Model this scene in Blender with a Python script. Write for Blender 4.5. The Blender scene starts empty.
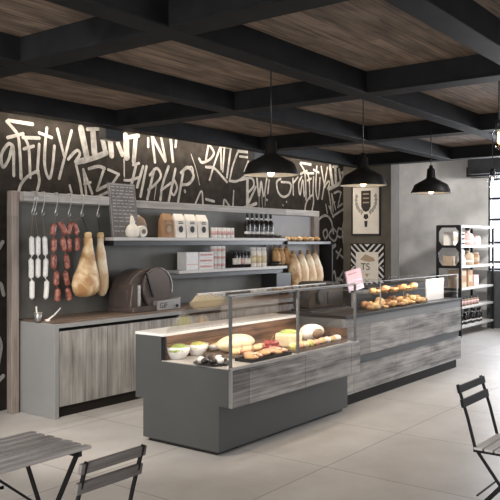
import bpy, bmesh, math, random
from mathutils import Vector, Matrix, noise

random.seed(7)
S = bpy.context.scene
COL = S.collection
PI = math.pi

# ------------------------------------------------------------------ camera
F_PX, CX, HY, EYE = 744.0, 250.0, 241.0, 1.65
AZ = math.atan2(565, 744)
FWD = (math.cos(AZ), math.sin(AZ)); RGT = (math.sin(AZ), -math.cos(AZ))
cam_d = bpy.data.cameras.new('camera'); cam = bpy.data.objects.new('camera', cam_d); COL.objects.link(cam)
cam.location = (0, 0, EYE); cam.rotation_euler = (PI / 2, 0, AZ - PI / 2)
cam_d.sensor_width = 36; cam_d.lens = F_PX / 500 * 36; cam_d.shift_y = -(250 - HY) / 500
cam_d.clip_start = 0.05
S.camera = cam
S.view_settings.view_transform = 'Standard'; S.view_settings.look = 'None'
S.view_settings.exposure = 0.0; S.view_settings.gamma = 1.0; S.view_settings.use_curve_mapping = False

# ------------------------------------------------------------------ world and lights
W = bpy.data.worlds.new('sky'); S.world = W; W.use_nodes = True
W.node_tree.nodes['Background'].inputs[0].default_value = (0.93, 0.96, 1.0, 1)
W.node_tree.nodes['Background'].inputs[1].default_value = 1.3

def area(name, loc, target, sx, sy, power, color=(1, 1, 1), spread=None):
    l = bpy.data.lights.new(name, 'AREA'); l.shape = 'RECTANGLE'; l.size = sx; l.size_y = sy
    l.energy = power; l.color = color
    if spread: l.spread = spread
    o = bpy.data.objects.new(name, l); COL.objects.link(o); o.location = loc
    o.rotation_euler = (Vector(target) - Vector(loc)).to_track_quat('-Z', 'Y').to_euler()
    return o

# daylight through the big window of the far right wall; unseen fill added behind the camera and at the left
area('daylight_window', (14.6, 2.6, 1.95), (8.0, 2.6, 0.9), 4.6, 1.7, 520, (0.95, 0.97, 1.0))
area('front_fill', (8.0, -2.7, 1.6), (8.0, 4.0, 0.9), 9.0, 2.0, 70, (1.0, 0.98, 0.96))
area('side_fill', (-1.75, 2.2, 1.7), (4.4, 4.4, 0.5), 4.6, 1.8, 190, (1.0, 0.99, 0.97))
def unseen_spot(loc, target, power, size=2.0, color=(1.0, 0.96, 0.92), soft=0.12):  # unseen spots, most of them added to brighten floor, counters and walls
    l = bpy.data.lights.new('unseen_spot', 'SPOT'); l.energy = power; l.color = color; l.spot_size = size; l.spot_blend = 0.7; l.shadow_soft_size = soft
    o = bpy.data.objects.new('unseen_spot', l); COL.objects.link(o); o.location = loc
    o.rotation_euler = (Vector(target) - Vector(loc)).to_track_quat('-Z', 'Y').to_euler()
for x, p in ((4.6, 9), (6.1, 16), (7.6, 38), (9.1, 110)):
    unseen_spot((x, 0.30 * x - 0.1, 2.80), (x + 0.3, 3.5, 0.1), p)
unseen_spot((1.3, 2.9, 2.80), (4.6, 5.6, 0.5), 150, 1.5)
unseen_spot((2.6, 4.6, 2.80), (4.9, 4.9, 0.0), 270, 1.1, (1.0, 0.93, 0.84))
unseen_spot((11.4, 3.4, 2.80), (14.1, 5.4, 1.9), 330, 1.7)
unseen_spot((1.0, 2.2, 2.80), (6.2, 6.2, 1.4), 130, 1.0)
# warm cove light behind the beam along the graffiti wall
for (xa, xb, pw) in ((4.3, 5.32, 12), (5.65, 7.85, 26), (8.24, 10.5, 26)):
    area('cove_light', ((xa + xb) / 2, 6.10, 2.925), ((xa + xb) / 2, 6.30, 2.55), xb - xa, 0.05, pw, (1.0, 0.88, 0.72))

# ------------------------------------------------------------------ materials
def mat(name):
    m = bpy.data.materials.new(name); m.use_nodes = True
    nt = m.node_tree; b = nt.nodes['Principled BSDF']
    return m, nt, b, nt.nodes, nt.links

def plain(name, c, rough=0.5, metal=0.0, var=0.12, scale=12.0, bump=0.0, spec=0.5):
    m, nt, b, N, L = mat(name)
    tc = N.new('ShaderNodeTexCoord'); n = N.new('ShaderNodeTexNoise')
    n.inputs['Scale'].default_value = scale; n.inputs['Detail'].default_value = 5
    L.new(tc.outputs['Object'], n.inputs['Vector'])
    r = N.new('ShaderNodeValToRGB')
    r.color_ramp.elements[0].position = 0.3; r.color_ramp.elements[1].position = 0.7
    r.color_ramp.elements[0].color = (*[max(0, v * (1 - var)) for v in c], 1)
    r.color_ramp.elements[1].color = (*[min(1, v * (1 + var)) for v in c], 1)
    L.new(n.outputs['Fac'], r.inputs['Fac']); L.new(r.outputs['Color'], b.inputs['Base Color'])
    b.inputs['Roughness'].default_value = rough; b.inputs['Metallic'].default_value = metal
    b.inputs['Specular IOR Level'].default_value = spec
    if bump:
        bp = N.new('ShaderNodeBump'); bp.inputs['Strength'].default_value = bump; bp.inputs['Distance'].default_value = 0.01
        L.new(n.outputs['Fac'], bp.inputs['Height']); L.new(bp.outputs['Normal'], b.inputs['Normal'])
    return m

def twotone(name, a, b_, scale, rough=0.5, bump=0.3):
    m, nt, b, N, L = mat(name)
    tc = N.new('ShaderNodeTexCoord'); n = N.new('ShaderNodeTexNoise'); n.inputs['Scale'].default_value = scale; n.inputs['Detail'].default_value = 6; n.inputs['Distortion'].default_value = 0.8
    L.new(tc.outputs['Object'], n.inputs['Vector'])
    r = N.new('ShaderNodeValToRGB'); r.color_ramp.elements[0].position = 0.38; r.color_ramp.elements[1].position = 0.62
    r.color_ramp.elements[0].color = (*a, 1); r.color_ramp.elements[1].color = (*b_, 1)
    L.new(n.outputs['Fac'], r.inputs['Fac']); L.new(r.outputs['Color'], b.inputs['Base Color']); b.inputs['Roughness'].default_value = rough
    bp = N.new('ShaderNodeBump'); bp.inputs['Strength'].default_value = bump; bp.inputs['Distance'].default_value = 0.01
    L.new(n.outputs['Fac'], bp.inputs['Height']); L.new(bp.outputs['Normal'], b.inputs['Normal'])
    return m

def wood(name, dark, light, grain='X', plank=0.15, length=1.2, rough=0.65, joints=True, gs=1.0, tint=0.35, face='XZ'):
    """planks: grain axis and the plane in which planks are laid out"""
    m, nt, b, N, L = mat(name)
    tc = N.new('ShaderNodeTexCoord'); sep = N.new('ShaderNodeSeparateXYZ'); L.new(tc.outputs['Object'], sep.inputs[0])
    other = [a for a in face if a != grain][0]
    cmb = N.new('ShaderNodeCombineXYZ')
    L.new(sep.outputs[grain], cmb.inputs[0]); L.new(sep.outputs[other], cmb.inputs[1])
    br = N.new('ShaderNodeTexBrick'); br.offset = 0.37; br.inputs['Scale'].default_value = 1
    br.inputs['Brick Width'].default_value = length; br.inputs['Row Height'].default_value = plank
    br.inputs['Mortar Size'].default_value = 0.003 if joints else 0.0
    br.inputs['Color1'].default_value = (1, 1, 1, 1); br.inputs['Color2'].default_value = (1 - tint,) * 3 + (1,)
    br.inputs['Mortar'].default_value = (0.25, 0.25, 0.25, 1); br.inputs['Bias'].default_value = -0.1
    L.new(cmb.outputs[0], br.inputs['Vector'])
    mp = N.new('ShaderNodeMapping'); L.new(tc.outputs['Object'], mp.inputs['Vector'])
    sc = {'X': (1.5, 60, 60), 'Y': (60, 1.5, 60), 'Z': (60, 60, 1.5)}[grain]
    mp.inputs['Scale'].default_value = tuple(v * gs for v in sc)
    n = N.new('ShaderNodeTexNoise'); n.inputs['Scale'].default_value = 1.0; n.inputs['Detail'].default_value = 7
    n.inputs['Roughness'].default_value = 0.65; n.inputs['Distortion'].default_value = 0.25
    L.new(mp.outputs[0], n.inputs['Vector'])
    n2 = N.new('ShaderNodeTexNoise'); n2.inputs['Scale'].default_value = 1.0; n2.inputs['Detail'].default_value = 4; n2.inputs['Distortion'].default_value = 0.5
    mp2 = N.new('ShaderNodeMapping'); mp2.inputs['Scale'].default_value = {'X': (2.2, 9, 9), 'Y': (9, 2.2, 9), 'Z': (9, 9, 2.2)}[grain]
    L.new(tc.outputs['Object'], mp2.inputs['Vector']); L.new(mp2.outputs[0], n2.inputs['Vector'])
    ad = N.new('ShaderNodeMath'); ad.operation = 'MULTIPLY_ADD'; ad.inputs[1].default_value = 0.5
    L.new(n2.outputs['Fac'], ad.inputs[0]); 
    mu = N.new('ShaderNodeMath'); mu.operation = 'MULTIPLY'; mu.inputs[1].default_value = 0.6
    L.new(n.outputs['Fac'], mu.inputs[0]); L.new(mu.outputs[0], ad.inputs[2])
    r = N.new('ShaderNodeValToRGB')
    r.color_ramp.elements[0].position = 0.41; r.color_ramp.elements[1].position = 0.67
    r.color_ramp.elements[0].color = (*dark, 1); r.color_ramp.elements[1].color = (*light, 1)
    L.new(ad.outputs[0], r.inputs['Fac'])
    mx = N.new('ShaderNodeMix'); mx.data_type = 'RGBA'; mx.blend_type = 'MULTIPLY'; mx.inputs[0].default_value = 1.0
    L.new(r.outputs['Color'], mx.inputs[6]); L.new(br.outputs['Color'], mx.inputs[7])
    L.new(mx.outputs[2], b.inputs['Base Color'])
    b.inputs['Roughness'].default_value = rough
    bp = N.new('ShaderNodeBump'); bp.inputs['Strength'].default_value = 0.25; bp.inputs['Distance'].default_value = 0.004
    L.new(n.outputs['Fac'], bp.inputs['Height']); L.new(bp.outputs['Normal'], b.inputs['Normal'])
    return m

def glass(name, tint=(1, 1, 1), refl=1.0):
    m, nt, b, N, L = mat(name); N.remove(b)
    out = N['Material Output']; t = N.new('ShaderNodeBsdfTransparent'); t.inputs[0].default_value = (*tint, 1)
    g = N.new('ShaderNodeBsdfGlossy'); g.inputs['Roughness'].default_value = 0.02
    fr = N.new('ShaderNodeLayerWeight'); fr.inputs['Blend'].default_value = 0.5
    pw = N.new('ShaderNodeMath'); pw.operation = 'POWER'; pw.inputs[1].default_value = 4.0
    mu = N.new('ShaderNodeMath'); mu.operation = 'MULTIPLY_ADD'; mu.inputs[1].default_value = 0.9 * refl; mu.inputs[2].default_value = 0.035 * refl
    mix = N.new('ShaderNodeMixShader')
    L.new(fr.outputs['Facing'], pw.inputs[0]); L.new(pw.outputs[0], mu.inputs[0]); L.new(mu.outputs[0], mix.inputs[0])
    L.new(t.outputs[0], mix.inputs[1]); L.new(g.outputs[0], mix.inputs[2]); L.new(mix.outputs[0], out.inputs[0])
    return m

def glow(name, c, s):
    m, nt, b, N, L = mat(name)
    b.inputs['Base Color'].default_value = (*c, 1); b.inputs['Emission Color'].default_value = (*c, 1)
    b.inputs['Emission Strength'].default_value = s
    return m

def tiles(name):
    m, nt, b, N, L = mat(name)
    tc = N.new('ShaderNodeTexCoord'); mp = N.new('ShaderNodeMapping')
    mp.inputs['Location'].default_value = (-1.06, -0.45, 0)
    L.new(tc.outputs['Object'], mp.inputs['Vector'])
    br = N.new('ShaderNodeTexBrick'); br.offset = 0.0; br.inputs['Scale'].default_value = 1
    br.inputs['Brick Width'].default_value = 1.2; br.inputs['Row Height'].default_value = 1.2
    br.inputs['Mortar Size'].default_value = 0.0035; br.inputs['Mortar Smooth'].default_value = 0.1
    br.inputs['Color1'].default_value = (0.56, 0.54, 0.52, 1); br.inputs['Color2'].default_value = (0.50, 0.48, 0.46, 1)
    br.inputs['Mortar'].default_value = (0.16, 0.145, 0.135, 1)
    L.new(mp.outputs[0], br.inputs['Vector'])
    n = N.new('ShaderNodeTexNoise'); n.inputs['Scale'].default_value = 2.2; n.inputs['Detail'].default_value = 8
    n.inputs['Roughness'].default_value = 0.62
    L.new(tc.outputs['Object'], n.inputs['Vector'])
    r = N.new('ShaderNodeValToRGB'); r.color_ramp.elements[0].position = 0.3; r.color_ramp.elements[1].position = 0.72
    r.color_ramp.elements[0].color = (0.80, 0.78, 0.76, 1); r.color_ramp.elements[1].color = (1, 1, 1, 1)
    L.new(n.outputs['Fac'], r.inputs['Fac'])
    mx = N.new('ShaderNodeMix'); mx.data_type = 'RGBA'; mx.blend_type = 'MULTIPLY'; mx.inputs[0].default_value = 1
    L.new(br.outputs['Color'], mx.inputs[6]); L.new(r.outputs['Color'], mx.inputs[7])
    L.new(mx.outputs[2], b.inputs['Base Color']); b.inputs['Roughness'].default_value = 0.42
    return m

def concrete(name, c, var=0.3, rough=0.75, scale=1.6):
    m = plain(name, c, rough, 0, var, scale, 0.15); return m

M = dict(
    floor=tiles('floor_tiles'),
    ceil=wood('ceiling_planks', (0.070, 0.047, 0.033), (0.33, 0.24, 0.175), 'X', 0.11, 2.4, 0.7, True, 0.8, 0.3, 'XY'),
    beam=plain('black_steel', (0.011, 0.0112, 0.012), 0.6, 0.0, 0.35, 5, 0.05, 0.12),
    wall=plain('graffiti_wall', (0.021, 0.0175, 0.015), 0.9, 0, 0.35, 9, 0.1, 0.1),
    pier=plain('pier_plaster', (0.11, 0.096, 0.078), 0.85, 0, 0.18, 3, 0.1),
    conc=concrete('concrete', (0.50, 0.485, 0.465), 0.3),
    lowwall=plain('low_wall', (0.065, 0.072, 0.072), 0.6),
    paint=plain('spray_paint', (0.26, 0.243, 0.227), 0.8, 0, 0.35, 14),
    panel=plain('dark_panel', (0.092, 0.090, 0.080), 0.55, 0, 0.15, 4),
    lpanel=plain('lit_panel', (0.26, 0.25, 0.245), 0.55, 0, 0.1, 4),
    frame=wood('frame_wood_h', (0.33, 0.31, 0.29), (0.58, 0.55, 0.52), 'X', 0.5, 3, 0.7, False),
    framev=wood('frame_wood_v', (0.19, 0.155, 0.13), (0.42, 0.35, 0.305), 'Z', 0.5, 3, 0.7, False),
    grey=plain('grey_lacquer', (0.066, 0.067, 0.066), 0.5, 0, 0.06, 3),
    lgrey=plain('pale_grey_lacquer', (0.27, 0.27, 0.268), 0.5, 0, 0.06, 3),
    mgrey=plain('mid_grey_lacquer', (0.15, 0.15, 0.148), 0.5, 0, 0.06, 3),
    dgrey=plain('dark_grey_lacquer', (0.10, 0.103, 0.103), 0.5, 0, 0.06, 3),
    plinth=plain('plinth_brown', (0.018, 0.015, 0.013), 0.6, 0, 0.1, 5, 0, 0.15),
    black=plain('black', (0.014, 0.014, 0.015), 0.4),
    mblack=plain('black_metal', (0.014, 0.013, 0.013), 0.5, 0.0, 0.1, 8, 0, 0.25),
    door=wood('door_wood', (0.15, 0.14, 0.13), (0.43, 0.41, 0.385), 'Z', 0.19, 3, 0.6, False, 0.55, 0.12, 'XZ'),
    board=wood('reclaimed_boards', (0.055, 0.05, 0.047), (0.40, 0.375, 0.355), 'X', 0.34, 0.80, 0.6, True, 0.6, 0.4, 'XZ'),
    board2=wood('reclaimed_boards_wide', (0.055, 0.05, 0.047), (0.40, 0.375, 0.355), 'X', 0.40, 0.95, 0.42, True, 0.6, 0.4, 'XZ'),
    deck=plain('case_deck', (0.42, 0.39, 0.36), 0.35, 0, 0.15, 6),
    case_glass=glass('case_flap_glass', (1, 1, 1), 1.1), front_glass=glass('case_front_glass', (1, 1, 1), 0.4),
    top=wood('worktop_wood', (0.11, 0.075, 0.055), (0.24, 0.17, 0.13), 'X', 0.6, 3, 0.4, False),
    brown=wood('inner_brown', (0.05, 0.026, 0.016), (0.26, 0.14, 0.08), 'X', 0.09, 2, 0.5, True),
    steel=plain('brushed_steel', (0.42, 0.41, 0.40), 0.35, 0.7, 0.08, 20),
    marble=plain('white_top', (0.72, 0.70, 0.68), 0.3, 0, 0.06, 4),
    shelf=plain('shelf_white', (0.55, 0.53, 0.51), 0.5, 0, 0.06, 4),
    glass=glass('clear_glass'), wglass=glass('window_glass', (0.97, 0.98, 1.0)),
    slat=wood('garden_slats', (0.30, 0.275, 0.26), (0.62, 0.58, 0.555), 'X', 0.5, 3, 0.6, False, 1.4),
    dslat=wood('chair_slats', (0.11, 0.096, 0.088), (0.25, 0.225, 0.21), 'X', 0.5, 3, 0.6, False, 1.4),
    pslat=wood('pale_slats', (0.60, 0.55, 0.52), (0.80, 0.76, 0.73), 'X', 0.5, 3, 0.6, False, 1.4),
    lamp=plain('lamp_black', (0.008, 0.0075, 0.007), 0.5, 0, 0.1, 5, 0, 0.3),
    lampin=plain('lamp_inside', (0.75, 0.68, 0.58), 0.5),
    bulb=glow('bulb_warm', (1.0, 0.80, 0.52), 9.0),
    led=glow('led_warm', (1.0, 0.88, 0.72), 2.5),
    white=plain('white', (0.70, 0.68, 0.66), 0.45, 0, 0.05),
    cream=plain('cream_card', (0.82, 0.76, 0.68), 0.7, 0, 0.05),
    pink=plain('pink_label', (0.62, 0.40, 0.38), 0.6, 0, 0.1),
    kraft=plain('kraft_paper', (0.33, 0.19, 0.10), 0.8, 0, 0.15),
    tan=plain('tan_paper', (0.45, 0.34, 0.24), 0.8, 0, 0.1),
    wing=plain('grey_print', (0.36, 0.34, 0.32), 0.8),
    ink=plain('ink', (0.035, 0.03, 0.028), 0.7),
    dglass=plain('dark_bottle', (0.016, 0.013, 0.012), 0.15),
    wsaus=plain('white_mould', (0.82, 0.80, 0.77), 0.8, 0, 0.12, 60),
    rsaus=twotone('red_sausage', (0.20, 0.055, 0.04), (0.50, 0.20, 0.15), 30, .4, .1),
    ham=twotone('ham_skin', (0.42, 0.22, 0.09), (0.80, 0.62, 0.38), 7),
    ham2=twotone('ham_pale', (0.70, 0.47, 0.26), (0.93, 0.82, 0.62), 6),
    darkham=plain('ham_dark', (0.22, 0.14, 0.085), 0.6, 0, 0.3, 12, 0.2),
    slicer=plain('slicer_bronze', (0.10, 0.078, 0.070), 0.32, 0.35, 0.1, 5),
    slicer2=plain('machine_brown', (0.028, 0.017, 0.011), 0.6, 0, 0.3, 6),
    slate=plain('slate_board', (0.17, 0.155, 0.15), 0.8, 0, 0.2, 12),
    chalk=plain('chalk', (0.40, 0.38, 0.37), 0.9),
    bread=plain('bread_crust', (0.52, 0.30, 0.13), 0.65, 0, 0.35, 22, 0.3),
    bread2=plain('bread_pale', (0.66, 0.46, 0.24), 0.65, 0, 0.25, 22, 0.3),
    green2=plain('salad_yellow', (0.50, 0.47, 0.14), 0.6, 0, 0.5, 60),
    bread3=plain('bread_dark', (0.26, 0.125, 0.05), 0.6, 0, 0.4, 22, 0.3),
    green=plain('salad_green', (0.33, 0.40, 0.12), 0.6, 0, 0.5, 60),
    salmon=plain('pink_slices', (0.62, 0.32, 0.20), 0.45, 0, 0.3, 30),
    grape=plain('red_grapes', (0.26, 0.055, 0.05), 0.25, 0, 0.4, 30),
    cheese=plain('cheese', (0.72, 0.60, 0.38), 0.5, 0, 0.1, 12),
    olive=plain('black_food', (0.03, 0.022, 0.02), 0.3, 0, 0.5, 40),
    iron=plain('wrought_iron', (0.009, 0.008, 0.008), 0.5, 0, 0.1, 8, 0, 0.25),
    amber=glow('amber_filament', (1.0, 0.62, 0.25), 12.0),
)

# ------------------------------------------------------------------ mesh helpers
def box(bm, x0, x1, y0, y1, z0, z1, mtx=None):
    vs = [bm.verts.new(p) for p in ((x0, y0, z0), (x1, y0, z0), (x1, y1, z0), (x0, y1, z0), (x0, y0, z1), (x1, y0, z1), (x1, y1, z1), (x0, y1, z1))]
    for f in ((0, 3, 2, 1), (4, 5, 6, 7), (0, 1, 5, 4), (1, 2, 6, 5), (2, 3, 7, 6), (3, 0, 4, 7)):
        bm.faces.new([vs[i] for i in f])
    if mtx is not None: bmesh.ops.transform(bm, matrix=mtx, verts=vs)
    return vs

def prism(bm, pts, axis, a, b):
    """polygon of 2-D points extruded along axis from a to b"""
    def put(p, t):
        return {'X': (t, p[0], p[1]), 'Y': (p[0], t, p[1]), 'Z': (p[0], p[1], t)}[axis]
    A = [bm.verts.new(put(p, a)) for p in pts]; B = [bm.verts.new(put(p, b)) for p in pts]
    n = len(pts); fs = [bm.faces.new(A), bm.faces.new(B[::-1])]
    for i in range(n): fs.append(bm.faces.new((A[i], B[i], B[(i + 1) % n], A[(i + 1) % n])))
    bmesh.ops.recalc_face_normals(bm, faces=fs)
    return A + B

def tube(bm, pts, r, n=8, r2=None):
    pts = [Vector(p) for p in pts]; rings = []
    for i, p in enumerate(pts):
        t = (pts[min(i + 1, len(pts) - 1)] - pts[max(i - 1, 0)]).normalized()
        u = t.orthogonal().normalized()
        if rings:
            u = (lastu - t * lastu.dot(t)).normalized()
        lastu = u; v = t.cross(u)
        rr = r if r2 is None else r + (r2 - r) * i / (len(pts) - 1)
        rings.append([bm.verts.new(p + (u * math.cos(2 * PI * k / n) + v * math.sin(2 * PI * k / n)) * rr) for k in range(n)])
    for a, b in zip(rings, rings[1:]):
        for k in range(n): bm.faces.new((a[k], a[(k + 1) % n], b[(k + 1) % n], b[k]))
    bm.faces.new(rings[0][::-1]); bm.faces.new(rings[-1])
    return [v for r_ in rings for v in r_]

def bar(bm, p0, p1, w, t, side):
    """flat bar from p0 to p1, width w along 'side', thickness t"""
    p0, p1 = Vector(p0), Vector(p1); d = (p1 - p0).normalized(); s = Vector(side); s = (s - d * s.dot(d)).normalized(); q = d.cross(s)
    A = [bm.verts.new(p0 + s * a * w / 2 + q * b * t / 2) for a, b in ((-1, -1), (1, -1), (1, 1), (-1, 1))]
    B = [bm.verts.new(p1 + s * a * w / 2 + q * b * t / 2) for a, b in ((-1, -1), (1, -1), (1, 1), (-1, 1))]
    fs = [bm.faces.new(A[::-1]), bm.faces.new(B)] + [bm.faces.new((A[k], A[(k + 1) % 4], B[(k + 1) % 4], B[k])) for k in range(4)]
    bmesh.ops.recalc_face_normals(bm, faces=fs)

def rings(bm, rs, n=20, mtx=None, seed=None, amp=0.0, fr=6.0):
    """rs: list of (z, rx, ry, cx, cy)"""
    R = []
    for (z, rx, ry, cx, cy) in rs:
        row = []
        for k in range(n):
            a = 2 * PI * k / n; p = Vector((cx + rx * math.cos(a), cy + ry * math.sin(a), z))
            if amp:
                q = noise.noise(p * fr + Vector((seed, seed * 1.7, 0))); d = Vector((math.cos(a), math.sin(a), 0)); p += d * q * amp
            row.append(bm.verts.new(p))
        R.append(row)
    for a, b in zip(R, R[1:]):
        for k in range(n): bm.faces.new((a[k], a[(k + 1) % n], b[(k + 1) % n], b[k]))
    bm.faces.new(R[0][::-1]); bm.faces.new(R[-1])
    vs = [v for r in R for v in r]
    if mtx is not None: bmesh.ops.transform(bm, matrix=mtx, verts=vs)
    return vs

def lathe(bm, prof, n=24, c=(0, 0, 0), mtx=None):
    vs = rings(bm, [(z + c[2], max(r, 1e-4), max(r, 1e-4), c[0], c[1]) for r, z in prof], n, mtx); return vs

def blob(bm, c, r, seed=0.0, amp=0.0, fr=8.0, nu=18, nv=12, mtx=None, power=1.0):
    rs = []
    for i in range(nv + 1):
        t = PI * i / nv; s = max(math.sin(t), 0.02) ** power
        rs.append((c[2] - r[2] * math.cos(t), r[0] * s, r[1] * s, c[0], c[1]))
    return rings(bm, rs, nu, mtx, seed, amp, fr)

def sausage_bm(bm, p0, p1, r, n=10, bend=(0, 0, 0)):
    p0, p1, bnd = Vector(p0), Vector(p1), Vector(bend); k = 10; pts = []; L_ = (p1 - p0)
    prev = None; d = L_.normalized(); u = d.orthogonal().normalized(); v = d.cross(u); R = []
    for i in range(k + 1):
        t = i / k; c = p0 + L_ * t + bnd * (4 * t * (1 - t))
        e = min(t, 1 - t) * L_.length
        rr = r * (math.sqrt(max(0.04, 1 - (1 - min(1, e / r)) ** 2)))
        R.append([bm.verts.new(c + (u * math.cos(2 * PI * j / n) + v * math.sin(2 * PI * j / n)) * rr) for j in range(n)])
    for a, b in zip(R, R[1:]):
        for j in range(n): bm.faces.new((a[j], a[(j + 1) % n], b[(j + 1) % n], b[j]))
    bm.faces.new(R[0][::-1]); bm.faces.new(R[-1])

def wloc(o):
    v = Vector((0, 0, 0))
    while o is not None:
        v = v + o.location; o = o.parent
    return v

def link(name, bm, m, parent=None, bevel=0.0, smooth=False, local=False, subsurf=0):
    """world-space mesh -> one object; parent roots carry no rotation while this runs"""
    bmesh.ops.recalc_face_normals(bm, faces=bm.faces[:])
    me = bpy.data.meshes.new(name)
    vs = [v.co for v in bm.verts]
    if parent is None:
        lo = [min(v[i] for v in vs) for i in range(3)]; hi = [max(v[i] for v in vs) for i in range(3)]
        off = Vector(((lo[0] + hi[0]) / 2, (lo[1] + hi[1]) / 2, lo[2]))
    else:
        off = Vector((0, 0, 0)) if local else wloc(parent)
    if not (parent is not None and local): bmesh.ops.translate(bm, vec=-off, verts=bm.verts[:])
    bm.to_mesh(me); bm.free()
    o = bpy.data.objects.new(name, me); COL.objects.link(o)
    if parent is None: o.location = off
    else: o.parent = parent
    me.materials.append(m)
    if smooth:
        for p in me.polygons: p.use_smooth = True
    if bevel:
        md = o.modifiers.new('bevel', 'BEVEL'); md.width = bevel; md.segments = 2; md.limit_method = 'ANGLE'; md.angle_limit = 0.6
    return o

def tag(o, label, cat, group=None):
    o['label'] = label; o['category'] = cat
    if group: o['group'] = group
    return o

def thing(name, loc, label, cat, group=None):
    o = bpy.data.objects.new(name, None); COL.objects.link(o); o.location = loc; o.empty_display_size = 0.1
    return tag(o, label, cat, group)

def struct(name, bm, m, bevel=0.0):
    o = link(name, bm, m, None, bevel); o['kind'] = 'structure'; return o

def B(): return bmesh.new()
def bx(name, m, parent, *c, bevel=0.0):
    b = B(); box(b, *c); return link(name, b, m, parent, bevel)

def copy_thing(src, loc, label, group=None, rot=None):
    c = src.copy(); COL.objects.link(c); c.location = loc
    c['label'] = label
    if group: c['group'] = group
    if rot is not None: c.rotation_euler = rot
    for ch in src.children:
        d = ch.copy(); COL.objects.link(d); d.parent = c
        for g in ch.children:
            e = g.copy(); COL.objects.link(e); e.parent = d
    return c

def ray(x, y):
    u = (x - CX) / F_PX; v = -(y - HY) / F_PX
    return (FWD[0] + u * RGT[0], FWD[1] + u * RGT[1], v)
def on_z(x, y, z):
    R = ray(x, y); t = (z - EYE) / R[2]; return Vector((R[0] * t, R[1] * t, z))
def on_y(x, y, Y):
    R = ray(x, y); t = Y / R[1]; return Vector((R[0] * t, Y, EYE + R[2] * t))
def on_x(x, y, X):
    R = ray(x, y); t = X / R[0]; return Vector((X, R[1] * t, EYE + R[2] * t))

ORD = ['first', 'second', 'third', 'fourth', 'fifth', 'sixth', 'seventh', 'eighth', 'ninth', 'tenth', 'eleventh', 'twelfth', 'thirteenth', 'fourteenth', 'fifteenth']
def nth(i, n, side='left'):
    if i == 0: return {'left': 'leftmost', 'top': 'topmost'}[side]
    if i == n - 1: return {'left': 'rightmost', 'top': 'lowest'}[side]
    return ORD[i] + ' from the ' + side

# ------------------------------------------------------------------ room shell
CZ, BZ, YW, XP, XF = 3.02, 2.85, 6.30, 10.88, 14.1
bm = B(); box(bm, -1.5, 14.3, -2.5, 7.4, -0.1, 0); o = struct('floor', bm, M['floor'])
# keep the tile grid in world coordinates
for v in o.data.vertices: v.co += o.location
o.location = (0, 0, 0)
CH = 3.36
bm = B(); box(bm, -1.5, 10.58, -2.5, 7.4, CZ, CZ + 0.1); struct('ceiling', bm, M['ceil'])
bm = B(); box(bm, 10.40, 14.3, -2.5, 7.4, CH, CH + 0.1); box(bm, 10.48, 10.58, -2.5, 7.4, CZ + 0.1, CH); struct('ceiling_raised', bm, M['conc'])
bm = B(); box(bm, -1.5, XP + 0.4, YW, YW + 0.2, 0, CZ); wall_back = struct('wall_back', bm, M['wall'])
bm = B(); box(bm, XP, XP + 0.3, 5.42, YW + 0.2, 0, CH); struct('wall_pier', bm, M['pier'])
# far right wall: concrete strip, low wall under the window, lintel above it
WY0, WY1, WZ0, WZ1 = 0.2, 4.985, 1.08, 2.86
bm = B(); box(bm, XF, XF + 0.2, WY1, 7.4, 0, CH); box(bm, XP + 0.3, XF, 7.2, 7.4, 0, CH); box(bm, XF, XF + 0.2, WY0, WY1, WZ1, CH); box(bm, XF, XF + 0.2, -2.5, WY0, 0, CH)
struct('wall_right', bm, M['conc'])
bm = B(); box(bm, XF - 0.05, XF + 0.2, WY0, WY1, 0, WZ0); struct('wall_right_sill', bm, M['lowwall'], 0.005)
bm = B(); box(bm, XF - 0.45, XF - 0.02, 1.0, 5.24, 2.86, 3.04); struct('trim_1', bm, M['mblack'])
bm = B(); box(bm, -1.7, -1.5, -2.5, -0.2, 0, CZ); box(bm, -1.7, -1.5, 4.6, 6.5, 0, CZ); box(bm, -1.7, -1.5, -0.2, 4.6, 0, 0.7); box(bm, -1.7, -1.5, -0.2, 4.6, 2.7, CZ); struct('wall_left', bm, M['pier'])
bm = B(); box(bm, -1.5, 3.2, -2.6, -2.4, 0, CZ); box(bm, 3.2, 12.8, -2.6, -2.4, 0, 0.4); box(bm, 3.2, 12.8, -2.6, -2.4, 2.65, CZ); box(bm, 12.8, 14.3, -2.6, -2.4, 0, CZ)
struct('wall_front', bm, M['pier'])
win = B()
for k in range(6): box(win, 3.2 + k * 1.92 - 0.03, 3.2 + k * 1.92 + 0.03, -2.56, -2.48, 0.4, 2.65)
for z in (0.43, 2.62): box(win, 3.2, 12.8, -2.55, -2.49, z - 0.03, z + 0.03)
w2 = struct('window_2', win, M['mblack']); bx('pane', M['wglass'], w2, 3.2, 12.8, -2.525, -2.518, 0.4, 2.65)
win = B(); fy = [WY0 + (WY1 - WY0) * k / 6 for k in range(7)]
for y in fy: box(win, XF + 0.02, XF + 0.08, y - 0.03, y + 0.03, WZ0, WZ1)
for z in (WZ0 + 0.03, 1.25, 1.62, 2.06, 2.46, WZ1 - 0.03): box(win, XF + 0.03, XF + 0.07, WY0, WY1, z - 0.018, z + 0.018)
w1 = struct('window_1', win, M['mblack'])
bx('pane', M['wglass'], w1, XF + 0.046, XF + 0.052, WY0, WY1, WZ0, WZ1)

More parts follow.
